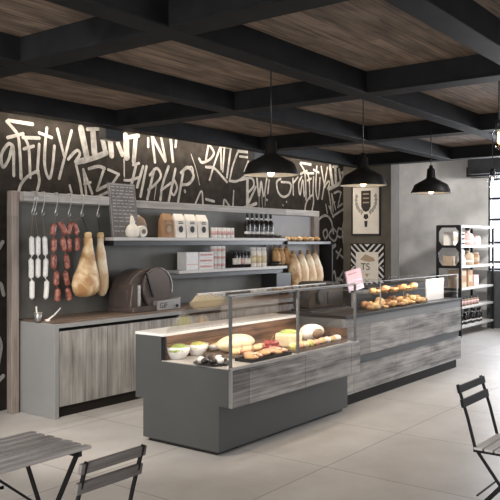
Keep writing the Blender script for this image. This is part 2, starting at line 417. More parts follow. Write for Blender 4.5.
# ceiling beams: steel channels in a grid
n = 1
for xb in (0.60, 3.14, 5.45, 8.00, 10.52, 13.05):
    bm = B(); box(bm, xb - 0.095, xb + 0.095, -2.5, 5.86 if xb < 12 else 4.95, BZ + 0.012, CZ if xb < 12 else CH)
    box(bm, xb - 0.105, xb + 0.105, -2.5, 5.86 if xb < 12 else 4.95, BZ - 0.006, BZ + 0.012)
    o = struct('ceiling_beam', bm, M['beam'], 0.004)
for yb in (0.34, 1.62, 2.96, 4.32, 5.90):
    bm = B(); box(bm, -1.5, 14.1 if yb < 2 else 10.62 if yb < 5 else XP, yb - 0.075, yb + 0.075, BZ + 0.010, CZ)
    box(bm, -1.5, 14.1 if yb < 2 else 10.62 if yb < 5 else XP, yb - 0.085, yb + 0.085, BZ - 0.008, BZ + 0.010)
    o = struct('ceiling_beam', bm, M['beam'], 0.004)
for xa, xb in ((5.36, 5.61), (7.98, 8.22)):
    bm = B(); box(bm, xa, xb, 5.99, 6.10, 2.735, 2.90); o = struct('beam_bracket', bm, M['black'], 0.006)
for xa, xb in ((4.3, 5.29), (5.66, 7.88), (8.24, 10.5)):
    o = bx('cove_strip', M['led'], None, xa, xb, 5.995, 6.02, 2.95, 2.965); o['kind'] = 'structure'

# ------------------------------------------------------------------ graffiti (paint on the back wall)
def smooth_pts(p, k=6):
    if len(p) < 3: return [Vector(q) for q in p]
    P = [Vector(q) for q in p]; P = [P[0] * 2 - P[1]] + P + [P[-1] * 2 - P[-2]]; out = []
    for i in range(1, len(P) - 2):
        for j in range(k):
            t = j / k; a, b, c, d = P[i - 1:i + 3]
            out.append(0.5 * ((2 * b) + (c - a) * t + (2 * a - 5 * b + 4 * c - d) * t * t + (3 * b - a - 3 * c + d) * t ** 3))
    out.append(P[-2]); return out

def paint(name, region, strokes, y=YW, shift=(0, 0), parent=None, mtl='paint', scale=1.0):
    ox, oy, sc = region; bm = B(); lvl = 0.002
    for st in strokes:
        w = st[0] * 0.8; pts = [on_y(ox + a / sc, oy + b / sc, y) for a, b in st[1:]]
        q = smooth_pts([(p.x + shift[0], p.z + shift[1]) for p in pts])
        lvl += 0.0002; rows = []
        for i, p in enumerate(q):
            t = q[min(i + 1, len(q) - 1)] - q[max(i - 1, 0)]
            if t.length < 1e-6: t = Vector((1, 0))
            t.normalize(); nn = Vector((-t.y, t.x)) * w / 2 * (1 + 0.18 * noise.noise(Vector((p.x * 9, p.y * 9, 0))))
            rows.append((bm.verts.new((p.x + nn.x, y - lvl, p.y + nn.y)), bm.verts.new((p.x - nn.x, y - lvl, p.y - nn.y))))
        for a, b in zip(rows, rows[1:]): bm.faces.new((a[0], a[1], b[1], b[0]))
        for e in (q[0], q[-1]):
            bm.faces.new([bm.verts.new((e.x + w / 2 * math.cos(2 * PI * k / 10), y - lvl - 0.0001, e.y + w / 2 * math.sin(2 * PI * k / 10))) for k in range(10)])
    o = link(name, bm, M[mtl], parent or wall_back)
    return o

G1 = (0, 110, 5.26)
tag_a = [(.042, (65, 185), (40, 180), (5, 240), (15, 300), (45, 260), (68, 190), (72, 345)),
         (.042, (35, 60), (75, 105), (95, 140), (105, 240), (110, 360)), (.048, (45, 55), (170, 75)), (.045, (40, 145), (120, 125)),
         (.040, (125, 140), (150, 200), (158, 355)), (.045, (120, 145), (205, 148)), (.042, (125, 205), (175, 190)),
         (.040, (205, 180), (195, 330)), (.040, (200, 320), (150, 345), (110, 390), (95, 450), (104, 485)), (.040, (200, 330), (205, 380), (185, 455)),
         (.042, (245, 95), (235, 200), (235, 300), (258, 360), (275, 300), (285, 190)), (.045, (205, 120), (270, 145)),
         (.042, (300, 100), (335, 240)), (.042, (375, 110), (310, 360))]
G2 = (60, 120, 6.257)
tag_low = [(.10, (130, 52), (165, 220)), (.075, (110, 262), (200, 240), (290, 205)), (.095, (205, 70), (215, 210)), (.05, (170, 58), (240, 55)),
           (.085, (258, 90), (283, 200)), (.095, (312, 120), (322, 220)), (.05, (290, 120), (335, 115)), (.08, (362, 150), (388, 215)), (.11, (412, 130), (415, 232)),
           (.015, (402, 240), (402, 360)), (.045, (50, 245), (85, 205), (110, 190), (122, 215), (95, 262)), (.05, (95, 262), (150, 262))]
tag_jazz = [(.04, (100, 280), (125, 390), (140, 490)), (.035, (60, 410), (80, 490)), (.04, (145, 310), (165, 480)), (.04, (145, 310), (200, 460)), (.035, (150, 402), (190, 390)),
            (.045, (180, 305), (240, 290), (278, 303)), (.04, (275, 303), (230, 440)), (.045, (230, 440), (295, 408)), (.04, (300, 310), (368, 340)), (.04, (365, 342), (320, 408)), (.045, (320, 408), (350, 415)),
            (.04, (215, 490), (300, 450), (345, 432))]
G3 = (120, 125, 5.8875)
tag_nt = [(.10, (32, 62), (42, 188)), (.06, (50, 72), (108, 62)), (.08, (92, 70), (80, 215)), (.045, (165, 80), (165, 128)), (.05, (187, 62), (205, 218)), (.05, (187, 62), (265, 214)), (.045, (240, 72), (268, 210)),
          (.055, (297, 82), (310, 214)), (.045, (330, 86), (325, 128))]
tag_hip = [(.048, (95, 230), (65, 360)), (.048, (135, 245), (100, 365)), (.04, (25, 325), (60, 325), (110, 308)), (.05, (155, 245), (120, 420)), (.05, (200, 262), (160, 435)),
           (.045, (175, 295), (215, 255), (240, 300), (205, 350), (165, 382)), (.05, (285, 245), (250, 350), (237, 440)), (.048, (325, 260), (285, 450)), (.04, (240, 385), (300, 340)),
           (.042, (318, 325), (298, 380), (315, 412), (335, 370), (320, 327)), (.05, (372, 270), (340, 455)), (.05, (357, 280), (400, 250), (432, 300), (405, 345), (365, 352)), (.05, (380, 388), (381, 392)),
           (.04, (75, 235), (110, 225)), (.015, (215, 330), (200, 440)), (.015, (20, 200), (22, 300))]
G4 = (190, 140, 6.671)
tag_dance = [(.045, (122, 35), (105, 130)), (.045, (60, 125), (80, 150), (130, 130), (158, 85), (130, 32)), (.04, (205, 38), (165, 150), (130, 265)), (.04, (205, 38), (207, 195)), (.045, (105, 180), (165, 192), (245, 280)),
             (.04, (228, 55), (217, 210)), (.045, (272, 45), (245, 250)), (.04, (325, 60), (285, 170), (262, 272)), (.045, (262, 272), (310, 275), (370, 240)), (.03, (215, 45), (275, 55)),
             (.035, (30, 435), (75, 340), (85, 435)), (.04, (105, 395), (160, 410)), (.035, (222, 440), (228, 398), (260, 438)), (.035, (290, 340), (285, 440)), (.014, (5, 95), (40, 200), (62, 300)),
             (.03, (-20, 190), (10, 180), (20, 230), (0, 290)), (.05, (325, 75), (405, 82)), (.04, (330, 110), (405, 118)), (.035, (395, 120), (360, 210))]  # the two short bars stand in for patches of light on the wall
G5 = (240, 150, 7.143)
tag_bw = [(.075, (52, 215), (52, 400)), (.045, (0, 215), (80, 200), (98, 255), (52, 310)), (.05, (52, 395), (112, 265)), (.06, (20, 415), (70, 400), (115, 382)), (.045, (120, 205), (135, 330), (150, 225), (168, 330), (190, 205)),
          (.04, (207, 215), (197, 310)), (.045, (190, 355), (192, 358)), (.012, (135, 340), (135, 420)), (.012, (155, 330), (158, 410)), (.012, (180, 320), (178, 400))]
tag_graf = [(.045, (290, 205), (262, 230), (272, 300), (310, 335), (352, 310), (360, 240), (295, 228)), (.04, (377, 205), (380, 320)), (.04, (380, 235), (412, 195)), (.03, (330, 368), (333, 372)), (.025, (305, 393), (307, 397)),
            (.042, (440, 190), (418, 240), (428, 320), (447, 215), (458, 330))]
for nm, rg, st in (('graffiti_word', G1, tag_a), ('graffiti_word', G2, tag_low), ('graffiti_word', G2, tag_jazz), ('graffiti_word', G3, tag_nt),
                   ('graffiti_word', G3, tag_hip), ('graffiti_word', G4, tag_dance), ('graffiti_word', G5, tag_bw), ('graffiti_word', G5, tag_graf)):
    paint(nm, rg, st)
# the pattern repeats along the wall: the same words again further right
DX = 5.21
paint('graffiti_word', G1, [s for s in tag_a[1:]], shift=(DX, 0.02)); paint('graffiti_word', G2, tag_low[:7] + tag_low[10:], shift=(DX - 0.04, 0.0))
paint('graffiti_word', G2, tag_jazz[:8], shift=(DX - 0.02, 0.0))
G7 = (300, 210, 5.55)
paint('graffiti_word', G7, [(.05, (90, 120), (100, 60), (140, 30), (172, 60), (185, 130)), (.045, (138, 165), (128, 125), (145, 108), (152, 140), (138, 165)), (.045, (182, 100), (160, 140), (190, 172), (206, 132), (182, 100)),
    (.045, (212, 100), (205, 140), (230, 150), (236, 112), (212, 100)), (.045, (250, 30), (235, 110), (246, 235)), (.07, (160, 228), (195, 195)), (.05, (200, 230), (240, 265)), (.05, (226, 218), (205, 268)),
    (.045, (95, 230), (120, 300), (140, 300)), (.05, (155, 320), (165, 380), (190, 340), (205, 395), (250, 320)), (.06, (205, 380), (240, 392)), (.04, (160, -20), (185, 40)), (.045, (180, 35), (240, -5))])
# wall behind the left end of the frame, low down
paint('graffiti_word', (0, 200, 2.27), [(.05, (-14, 100), (-4, 110), (6, 95)), (.05, (-18, 200), (0, 190), (8, 215)), (.05, (-10, 300), (2, 330), (-6, 380)), (.06, (-14, 420), (6, 400))])

# ------------------------------------------------------------------ panelled back wall frame
YP = 6.22
t = thing('panelling_frame', (7.1, YP, 0), 'dark grey-green wall panelling with a grey wooden border below the graffiti', 'panelling')
bx('backing_panel', M['panel'], t, 4.36, 9.84, YP, YW, 0, 2.05)
bx('lit_panel', M['lpanel'], t, 8.55, 9.76, YP - 0.012, YP, 0.92, 2.02)  # paler sheet puts the light on this end of the panelling into colour
bx('top_rail', M['frame'], t, 4.36, 9.90, YP - 0.06, YW, 2.03, 2.115, bevel=0.004)
bx('end_post', M['framev'], t, 9.76, 9.90, YP - 0.06, YW, 0, 2.03, bevel=0.004)
bx('end_post', M['framev'], t, 4.262, 4.345, 6.08, 6.16, 0, 2.13, bevel=0.006)
t = bx('hanging_rail', M['frame'], None, 4.36, 5.44, 6.02, 6.155, 2.035, 2.125, bevel=0.006)
tag(t, 'thick grey wooden rail with meat hooks above the hanging sausages', 'rail')

# ------------------------------------------------------------------ back cabinet
YC = 5.59
t = thing('base_cabinet', (6.6, 5.9, 0), 'long low cabinet with grey wood doors against the panelled wall', 'cabinet')
bx('end_panel', M['lgrey'], t, 4.38, 4.43, YC, YP, 0, 0.876, bevel=0.003)
bx('carcass', M['dgrey'], t, 4.43, 8.78, YC + 0.03, YP, 0.11, 0.80)
bx('top_edge', M['lgrey'], t, 4.43, 8.78, YC, YP, 0.838, 0.874)
bx('plinth', M['plinth'], t, 4.43, 8.78, YC + 0.045, YP, 0, 0.11)
for xa, xb in ((4.44, 5.02), (5.03, 5.60), (5.61, 6.18), (6.19, 6.76), (6.77, 7.34), (7.35, 8.1), (8.11, 8.77)):
    bx('door', M['door'], t, xa, xb, YC + 0.002, YC + 0.028, 0.105, 0.806, bevel=0.002)
wt = bx('worktop', M['top'], None, 4.43, 8.78, YC + 0.04, YP, 0.876, 0.888, bevel=0.003)
tag(wt, 'brown wooden worktop on the long cabinet below the wall shelves', 'worktop')

# ------------------------------------------------------------------ wall shelves
t = thing('wall_shelf', (7.2, 6.1, 1.63), 'long pale upper wall shelf carrying bags, cans and bottles', 'shelf')
bx('board', M['shelf'], t, 5.46, 8.75, 5.98, YP, 1.655, 1.69, bevel=0.003)
bx('shelf_shade', M['black'], t, 5.50, 8.75, 6.02, YP, 1.60, 1.655)  # black strip stands in for the shadow below the shelf
t = thing('display_shelf', (9.3, 6.1, 1.6), 'black shelf end piled with bread at the right of the wall shelves', 'shelf')
bx('board', M['black'], t, 8.76, 9.95, 5.98, YP - 0.013, 1.60, 1.645, bevel=0.003)
t = thing('wall_shelf', (7.6, 6.1, 1.25), 'shorter pale lower wall shelf carrying pink boxes and jars', 'shelf')
bx('board', M['shelf'], t, 6.49, 8.75, 5.98, YP, 1.262, 1.30, bevel=0.003)
bx('shelf_shade', M['black'], t, 6.40, 8.74, 6.05, YP, 1.20, 1.262)  # shadow under the lower shelf, built as a black strip
# ham rack: black box standing in for shadow under the lower shelf end and a hanging bay
t = thing('ham_rack', (9.3, 6.0, 0.95), 'dark rack bay with a wooden ledge where cured hams stand upright', 'rack')
bx('side_or_shade', M['black'], t, 8.45, 8.80, 5.95, YP - 0.014, 1.00, 1.20)
bx('ledge', M['framev'], t, 8.80, 9.95, 5.90, YP - 0.014, 0.955, 1.0, bevel=0.003)
bx('side_or_shade', M['mblack'], t, 9.93, 9.96, 5.95, YP - 0.014, 1.0, 1.60)
bx('support', M['black'], t, 8.80, 9.95, 5.98, YP - 0.014, 0.0, 0.955)

# ------------------------------------------------------------------ things on the wall
# meat hooks
hooks = [(34, 'leftmost'), (36.5, 'second from the left'), (44, 'third from the left'), (57, 'fourth from the left'), (70.5, 'fifth from the left'), (83, 'sixth from the left'), (99, 'rightmost')]
YH = 6.055
for px, w in hooks:
    p = on_y(px, 205, 6.02); x = p.x; bm = B()
    zb = 1.90
    tube(bm, [(x, 6.06, 2.13), (x, 6.012, 2.13), (x, 6.008, 2.06), (x + 0.005, 6.03, 2.0), (x, YH, zb + 0.03), (x - 0.004, YH - 0.012, zb), (x + 0.008, YH - 0.025, zb + 0.01), (x + 0.014, YH - 0.02, zb + 0.04)], 0.0055, 6)
    tag(link('meat_hook', bm, M['steel'], None, 0, True), 'steel meat hook, %s of seven on the wooden rail' % w, 'hook', 'meat hooks on the rail')

def sausage_string(label, cat_group, m, segs, hook_x=None, r=0.024):
    """segs: list of (px0, py0, px1, py1, bend)"""
    ps = [(on_y(a, b, YH), on_y(c, d, YH), e) for a, b, c, d, e in segs]
    top = ps[0][0]
    t = thing('sausage_string', (top.x, YH, min(min(a.z, b.z) for a, b, e in ps)), label, 'sausages', cat_group)
    for a, b, e in ps:
        bm = B(); sausage_bm(bm, a, b, r, 12, (e, 0, 0)); link('sausage', bm, m, t, 0, True)
    bm = B(); pts = [(hook_x if hook_x else top.x, YH - 0.014, 1.905), (top.x, YH, top.z)]
    tube(bm, pts, 0.002, 5); link('cord', bm, M['darkham'], t)
    for (a, b, e), (c, d, f) in zip(ps, ps[1:]):
        bm = B(); tube(bm, [b, c], 0.004, 5); link('link_cord', bm, m, t)
hx = [on_y(px, 205, 6.02).x for px, _ in hooks]
sausage_string('string of three white-moulded sausages, leftmost of the white strings', 'white sausage strings', M['wsaus'], [(31.5, 236, 32, 256, 0), (30.8, 258, 31, 279, .004), (32, 280, 32, 299.5, 0)], hx[0], .025)
sausage_string('short string of two white-moulded sausages, middle of the white strings', 'white sausage strings', M['wsaus'], [(38, 236, 38, 256, 0), (38, 258, 38, 278, 0)], hx[1], .025)
sausage_string('string of three white-moulded sausages, rightmost of the white strings', 'white sausage strings', M['wsaus'], [(44.5, 236, 45.5, 256, 0), (46, 258, 45.2, 278, 0), (46.8, 280, 45.5, 299.5, .004)], hx[2], .025)
sausage_string('string of five dark red sausages, leftmost of the red strings', 'red sausage strings', M['rsaus'], [(54, 223, 52.5, 236, 0), (54, 238, 53.5, 252, 0), (54, 254, 53.5, 269, 0), (56.5, 271, 56, 286, 0), (58, 288, 57, 302, 0)], hx[3], .030)
sausage_string('string of five bent red sausages beside the big ham', 'red sausage strings', M['rsaus'], [(59, 222, 65, 235, .02), (62.5, 237, 65.5, 252, -.008), (65.5, 254, 67.5, 269, .006), (65, 271, 68.5, 286, -.006), (67, 288, 69.5, 301, .01)], hx[4], .030)
sausage_string('short string of two red sausages, third of the red strings', 'red sausage strings', M['rsaus'], [(71, 222, 67.5, 235, 0), (69, 238, 69.5, 252, 0)], hx[4], .027)
sausage_string('short string of two red sausages right of the other red strings', 'red sausage strings', M['rsaus'], [(72.5, 222, 77, 235, .012), (77.5, 237, 77, 251, 0)], hx[5], .030)

def ham(px_top, py_top, py_bot, prof, label, m, ydep=6.05, hook=None, amp=.012, seed=1.0):
    a = on_y(px_top, py_top, ydep); b = on_y(px_top, py_bot, ydep); h = a.z - b.z
    t = thing('cured_ham', (a.x, ydep, b.z), label, 'ham', 'hams hanging from the rail')
    bm = B(); rings(bm, [(a.z - h * f, rx, ry, a.x + cx, ydep - cy) for f, rx, ry, cx, cy in prof], 24, None, seed, amp, 7)
    link('meat', bm, m, t, 0, True)
    bm = B(); lathe(bm, [(0.034, -0.005), (0.038, 0.02), (0.036, 0.05), (0.02, 0.062)], 14, (a.x, ydep, a.z)); link('shank_bone', bm, M['bread2'], t, 0, True)
    bm = B(); tube(bm, [(a.x, ydep, a.z + 0.05), (hook if hook else a.x, YH - 0.014, 1.91)], 0.005, 6); link('cord', bm, M['black'], t)
ham(88, 238, 296.5, [(0, .042, .042, 0, 0), (.12, .045, .045, 0, 0), (.22, .062, .056, 0, 0), (.35, .088, .068, -.01, .01), (.5, .118, .08, -.03, .02), (.65, .155, .095, -.055, .03), (.78, .172, .098, -.058, .03), (.9, .16, .085, -.05, .03), (.97, .12, .06, -.05, .02), (1, .05, .03, -.05, .01)],
    'large golden cured ham hanging in front of the narrow ham', M['ham'], 5.98, hx[5], .014, 2.2)
ham(100.5, 238, 296, [(0, .036, .036, 0, 0), (.12, .038, .038, 0, 0), (.25, .052, .048, .0, 0), (.45, .072, .055, .008, 0), (.65, .085, .06, .016, 0), (.85, .078, .055, .02, 0), (.96, .05, .04, .02, 0), (1, .02, .02, .02, 0)],
    'narrow pale cured ham hanging behind the large ham', M['ham2'], 6.10, hx[6], .01, 5.1)

# knife holder on the worktop
p = on_y(38, 318, 5.86)
t = thing('tool_cup', (p.x, 5.86, 0.888), 'small steel cup with a butcher steel at the left end of the worktop', 'cup')
bm = B(); lathe(bm, [(0.028, 0), (0.032, 0.03), (0.04, 0.085), (0.036, 0.085), (0.026, 0.01)], 16, (p.x, 5.86, 0.888)); link('cup', bm, M['steel'], t, 0, True)
bm = B(); tube(bm, [(p.x - .008, 5.86, .90), (p.x - .02, 5.86, 1.03)], .006, 8, .008); link('handle', bm, M['cream'], t, 0, True)
bm = B(); tube(bm, [(p.x + .06, 5.80, .896), (p.x + .14, 5.80, .94), (p.x + .24, 5.83, 1.0)], .010, 8, .006); box(bm, p.x + .045, p.x + .08, 5.78, 5.82, .888, .906)
tag(link('sharpening_steel', bm, M['white'], None, 0, True), 'pale rod leaning beside the steel cup on the worktop', 'tool')

# meat slicer -------------------------------------------------------
sx = 5.49
t = thing('meat_slicer', (sx + .4, 5.9, .888), 'rounded dark bronze meat slicer with a silver front plate on the worktop', 'slicer')
bm = B(); prism(bm, [(0, 0), (.74, 0), (.74, .035), (.70, .06), (.03, .06), (0, .03)], 'Y', 5.72, 6.12)
bmesh.ops.translate(bm, vec=(sx, 0, .888), verts=bm.verts[:]); link('base', bm, M['slicer'], t, .008)
bm = B()
arc = [(.03, .05)] + [(.03 + .06 * math.sin(a), .24) for a in (0,)] + [(.37 - .33 * math.cos(a), .17 + .285 * math.sin(a)) for a in [PI * k / 14 for k in range(1, 14)]] + [(.70, .05)]
prism(bm, arc, 'Y', 5.84, 6.12); bmesh.ops.translate(bm, vec=(sx, 0, .888), verts=bm.verts[:]); link('housing', bm, M['slicer'], t, .02)
bm = B(); prism(bm, [(.40 + .235 * math.cos(2 * PI * k / 28), .235 + .235 * math.sin(2 * PI * k / 28)) for k in range(28)], 'Y', 5.79, 5.835)
bmesh.ops.translate(bm, vec=(sx + .06, 0, .888), verts=bm.verts[:]); link('blade_guard', bm, M['slicer'], t, .012)
bm = B(); tube(bm, [(sx + .45 + .225 * math.cos(a), 5.785, .888 + .24 + .225 * math.sin(a)) for a in [-.3 + k * .13 for k in range(14)]], .006, 6); link('blade_rim', bm, M['steel'], t, 0, True)
bm = B(); bar(bm, (sx + .26, 5.775, .888 + .42), (sx + .37, 5.775, .888 + .15), .03, .02, (1, 0, .4)); link('feed_bar', bm, M['black'], t, .004)
bm = B(); bar(bm, (sx + .13, 5.76, .888 + .06), (sx + .13, 5.76, .888 + .29), .03, .03, (1, 0, 0)); link('carriage_post', bm, M['steel'], t, .006)
bm = B(); prism(bm, [(0.02, .05), (.125, .05), (.125, .30), (.06, .30)], 'Y', 5.78, 6.0); bmesh.ops.translate(bm, vec=(sx, 0, .888), verts=bm.verts[:]); link('carriage', bm, M['slicer'], t, .012)
bm = B(); prism(bm, [(0, 0), (.36, 0), (.36, .13), (.30, .115), (.0, .10)], 'Y', 5.70, 5.78); bmesh.ops.translate(bm, vec=(sx + .36, 0, .892), verts=bm.verts[:]); fp = link('front_plate', bm, M['steel'], t, .005)
def text(body, loc, size, rot, m, parent, name='lettering', align='LEFT', extr=0.0008):
    c = bpy.data.curves.new(name, 'FONT'); c.body = body; c.size = size; c.extrude = extr; c.align_x = align
    o = bpy.data.objects.new(name, c); COL.objects.link(o)
    dg = bpy.context.evaluated_depsgraph_get(); me = bpy.data.meshes.new_from_object(o.evaluated_get(dg))
    bpy.data.objects.remove(o); q = bpy.data.objects.new(name, me); COL.objects.link(q); me.materials.clear(); me.materials.append(m)
    mt = Matrix.Translation(Vector(loc) - wloc(parent)) @ Matrix(rot).to_4x4(); me.transform(mt); q.parent = parent
    return q
RY = ((1, 0, 0), (0, 0, -1), (0, 1, 0))          # text upright facing -Y
RX = ((0, 0, -1), (-1, 0, 0), (0, 1, 0))         # text upright facing -X
text('GIF', (sx + .385, 5.699, .915), .085, RY, M['ink'], fp)
bm = B(); lathe(bm, [(.018, 0), (.018, .012), (.008, .016)], 12); bmesh.ops.rotate(bm, cent=(0, 0, 0), matrix=Matrix.Rotation(PI / 2, 3, 'X'), verts=bm.verts[:]); bmesh.ops.translate(bm, vec=(sx + .66, 5.70, .925), verts=bm.verts[:]); link('knob', bm, M['black'], t, 0, True)

# chalkboard --------------------------------------------------------
a, b = on_y(114, 190, 6.06), on_y(133, 237, 6.06)
t = thing('chalkboard', ((a.x + b.x) / 2, 6.07, 1.69), 'framed slate menu board with chalk writing leaning at the left end of the upper shelf', 'chalkboard')
x0, x1 = 5.50, 5.90
lean = Matrix.Translation((0, 6.04, 1.69)) @ Matrix.Rotation(-0.12, 4, 'X')
bm = B(); box(bm, x0, x1, 0, .02, 0, .60, lean); link('slate', bm, M['slate'], t, .003)
bm = B()
for z in (.56, .52, .485, .45, .41, .375, .34, .30, .26, .22, .18, .12, .07):
    xx = x0 + .04
    while xx < x1 - .06:
        l = random.uniform(.03, .09); box(bm, xx, min(xx + l, x1 - .03), -.0015, 0, z - .006, z + .004, lean); xx += l + .02
box(bm, x0 + .02, x1 - .02, -.0015, 0, .583, .59, lean); box(bm, x0 + .012, x0 + .018, -.0015, 0, .02, .58, lean)
link('chalk_writing', bm, M['chalk'], t)
# provolone, cut salami, dark ham by the board
bm = B(); x = on_y(133, 237, 6.0).x
rings(bm, [(1.69, .05, .05, x, 6.01), (1.71, .078, .07, x, 6.01), (1.76, .085, .075, x, 6.01), (1.81, .06, .055, x, 6.01), (1.84, .028, .028, x, 6.01), (1.86, .03, .03, x, 6.01), (1.93, .012, .012, x - .01, 6.01)], 18, None, 3.0, .004)
tag(link('provolone_cheese', bm, M['cream'], None, 0, True), 'cream pear-shaped cheese in front of the chalkboard on the upper shelf', 'cheese')
x = on_y(143.5, 237, 6.0).x
t = thing('salami', (x, 6.02, 1.69), 'short white salami standing on its side with a dark cut centre beside the pear cheese', 'salami')
def disc(bm, x, y0, y1, z, r, n=24): prism(bm, [(x + r * math.cos(2 * PI * k / n), z + r * math.sin(2 * PI * k / n)) for k in range(n)], 'Y', y0, y1)
bm = B(); disc(bm, x, 6.0, 6.06, 1.757, .066); link('rind', bm, M['cream'], t, .008)
bm = B(); disc(bm, x + .004, 5.992, 6.0, 1.757, .026); link('cut_centre', bm, M['darkham'], t)
bm = B(); x = on_y(139, 220, 6.13).x
rings(bm, [(1.69, .06, .04, x, 6.14), (1.75, .11, .05, x, 6.14), (1.83, .13, .055, x, 6.14), (1.90, .10, .05, x - .02, 6.14), (1.945, .045, .03, x - .03, 6.14)], 18, None, 4.4, .02, 12)
tag(link('smoked_ham', bm, M['darkham'], None, 0, True), 'dark smoked ham behind the pear cheese on the upper shelf', 'ham')

# paper bags ---------------------------------------------------------
def paper_bag(px0, px1, m, label, first=False):
    a, b = on_y(px0, 237, 6.05), on_y(px1, 237, 6.05); x0, x1 = a.x + .005, b.x - .005; z = 1.69; h = .285
    t = thing('paper_bag', ((x0 + x1) / 2, 6.08, z), label, 'bag', 'paper bags on the upper shelf')
    bm = B(); y0, y1 = 6.03, 6.14
    v = [bm.verts.new(p) for p in ((x0, y0, z), (x1, y0, z), (x1, y1, z), (x0, y1, z), (x0, y0 + .01, z + h * .72), (x1, y0 + .01, z + h * .72), (x1, y1 - .01, z + h * .72), (x0, y1 - .01, z + h * .72),
                                   (x0 + .01, 6.08, z + h), (x1 - .01, 6.08, z + h), (x1 - .01, 6.095, z + h), (x0 + .01, 6.095, z + h))]
    for f in ((0, 3, 2, 1), (8, 9, 10, 11)): bm.faces.new([v[i] for i in f])
    for k in (0, 4):
        for i in range(4): bm.faces.new((v[k + i], v[k + (i + 1) % 4], v[k + 4 + (i + 1) % 4], v[k + 4 + i]))
    link('bag_body', bm, m, t, .004)
    xm = (x0 + x1) / 2
    bm = B(); prism(bm, [(xm + .035 * math.cos(2 * PI * k / 16), z + .10 + .04 * math.sin(2 * PI * k / 16)) for k in range(16)], 'Y', 6.027, 6.034)
    box(bm, xm - .04, xm + .04, 6.029, 6.036, z + .165, z + .175); box(bm, xm - .03, xm + .03, 6.029, 6.038, z + .185, z + .193)
    link('printed_mark', bm, M['tan'] if m is M['kraft'] else M['ink'], t)
paper_bag(163, 173, M['kraft'], 'brown kraft paper bag, leftmost on the upper shelf')
paper_bag(174.5, 185, M['cream'], 'cream paper bag beside the brown one on the upper shelf')
paper_bag(186, 196.5, M['cream'], 'middle cream paper bag of the three on the upper shelf')
paper_bag(197.5, 208, M['cream'], 'rightmost cream paper bag on the upper shelf beside the cans')

# cans -----------------------------------------------------------------
def can(x, y, z, r, h, body, label_m, label, group, lid=None):
    t = thing('food_can', (x, y, z), label, 'can', group)
    bm = B(); lathe(bm, [(r * .94, 0), (r, h * .04), (r, h * .94), (r * .93, h)], 16, (x, y, z)); link('can_body', bm, body, t, 0, True)
    bm = B(); lathe(bm, [(r * 1.02, h * .3), (r * 1.02, h * .66)], 16, (x, y, z)); link('paper_label', bm, label_m, t, 0, True)
    return t
n = 5
for i in range(n):
    x = 7.22 + i * .088
    can(x, 6.06, 1.69, .041, .13, M['white'], M['pink'], 'small white can, %s in the row by the paper bags' % nth(i, n), 'small cans on the upper shelf')
for i in range(3):
    for k in range(3):
        x = 7.21 + i * .088
        can(x, 6.06, 1.30 + k * .096, .042, .095, M['white'], M['pink'], 'white can stacked beside the cartons, %s column, %s layer' % (('left', 'middle', 'right')[i], ('bottom', 'middle', 'top')[k]), 'stacked cans on the lower shelf')
# cartons
t = thing('carton', (6.72, 6.06, 1.30), 'plain pale pink carton standing at the left end of the lower shelf', 'box', 'cartons on the lower shelf')
bx('carton_body', M['white'], t, 6.63, 6.85, 5.99, 6.14, 1.30, 1.515, bevel=.004)
bx('side_label', M['pink'], t, 6.64, 6.84, 5.987, 5.99, 1.36, 1.372)
for k in range(3):
    z = 1.30 + k * .072
    t = thing('carton', (6.99, 6.06, z), 'flat white carton with red print, %s of its stack' % ('lowest', 'middle', 'topmost')[k], 'box', 'cartons on the lower shelf')
    bx('carton_body', M['white'], t, 6.86, 7.13, 5.985, 6.12, z, z + .07, bevel=.003)
    bx('printed_label', M['pink'], t, 6.87, 7.12, 5.982, 5.985, z + .022, z + .052)
    bm = B(); xx = 6.89
    while xx < 7.08:
        l = random.uniform(.02, .05); box(bm, xx, xx + l, 5.980, 5.982, z + .03, z + .044); xx += l + .012
    link('print', bm, M['rsaus'], t)

# bottles and jars --------------------------------------------------------
def bottle(x, y, z, r, h, body, lab, label, group, cap=None, name='bottle'):
    t = thing(name, (x, y, z), label, 'bottle', group)
    bm = B(); lathe(bm, [(r * .9, 0), (r, .012), (r, h * .56), (r * .8, h * .66), (r * .36, h * .74), (r * .34, h * .84), (r * .42, h * .86), (r * .42, h * .88)], 16, (x, y, z)); link('bottle_body', bm, body, t, 0, True)
    bm = B(); lathe(bm, [(r * .44, h * .86), (r * .46, h * .99), (r * .4, h)], 14, (x, y, z)); link('cap', bm, cap or M['black'], t, 0, True)
    bm = B(); lathe(bm, [(r * 1.02, h * .16), (r * 1.02, h * .26)], 16, (x, y, z)); link('bottle_label', bm, lab, t, 0, True)
    bm = B(); lathe(bm, [(r * .40, h * .735), (r * .38, h * .80)], 14, (x, y, z)); link('neck_label', bm, lab, t, 0, True)
    return t
for i in range(6):
    x = on_y(247.5 + i * 4.62, 237, 6.06).x
    bottle(x, 6.06, 1.69, .043, .335, M['dglass'], M['white'], 'dark glass bottle, %s of six on the upper shelf' % nth(i, 6), 'dark bottles on the upper shelf')
def jar(x, y, z, r, h, body, lid, lab, label, group, cat='jar'):
    t = thing('jar', (x, y, z), label, cat, group)
    bm = B(); lathe(bm, [(r * .9, 0), (r, .01), (r, h * .76), (r * .78, h * .83), (r * .78, h * .84)], 16, (x, y, z)); link('jar_body', bm, body, t, 0, True)
    bm = B(); lathe(bm, [(r * .86, h * .83), (r * .86, h * .99), (r * .8, h)], 16, (x, y, z)); link('lid', bm, lid, t, 0, True)
    bm = B(); lathe(bm, [(r * 1.02, h * .2), (r * 1.02, h * .58)], 16, (x, y, z)); link('jar_label', bm, lab, t, 0, True)
    return t
for i in range(5):
    x = on_y(235 + i * 3.35, 265, 6.05).x
    jar(x, 6.05, 1.30, .032, .215, M['dglass'], M['black'], M['cream'] if i != 2 else M['pink'], 'dark preserve jar, %s of five on the lower wall shelf' % nth(i, 5), 'dark jars on the lower shelf')
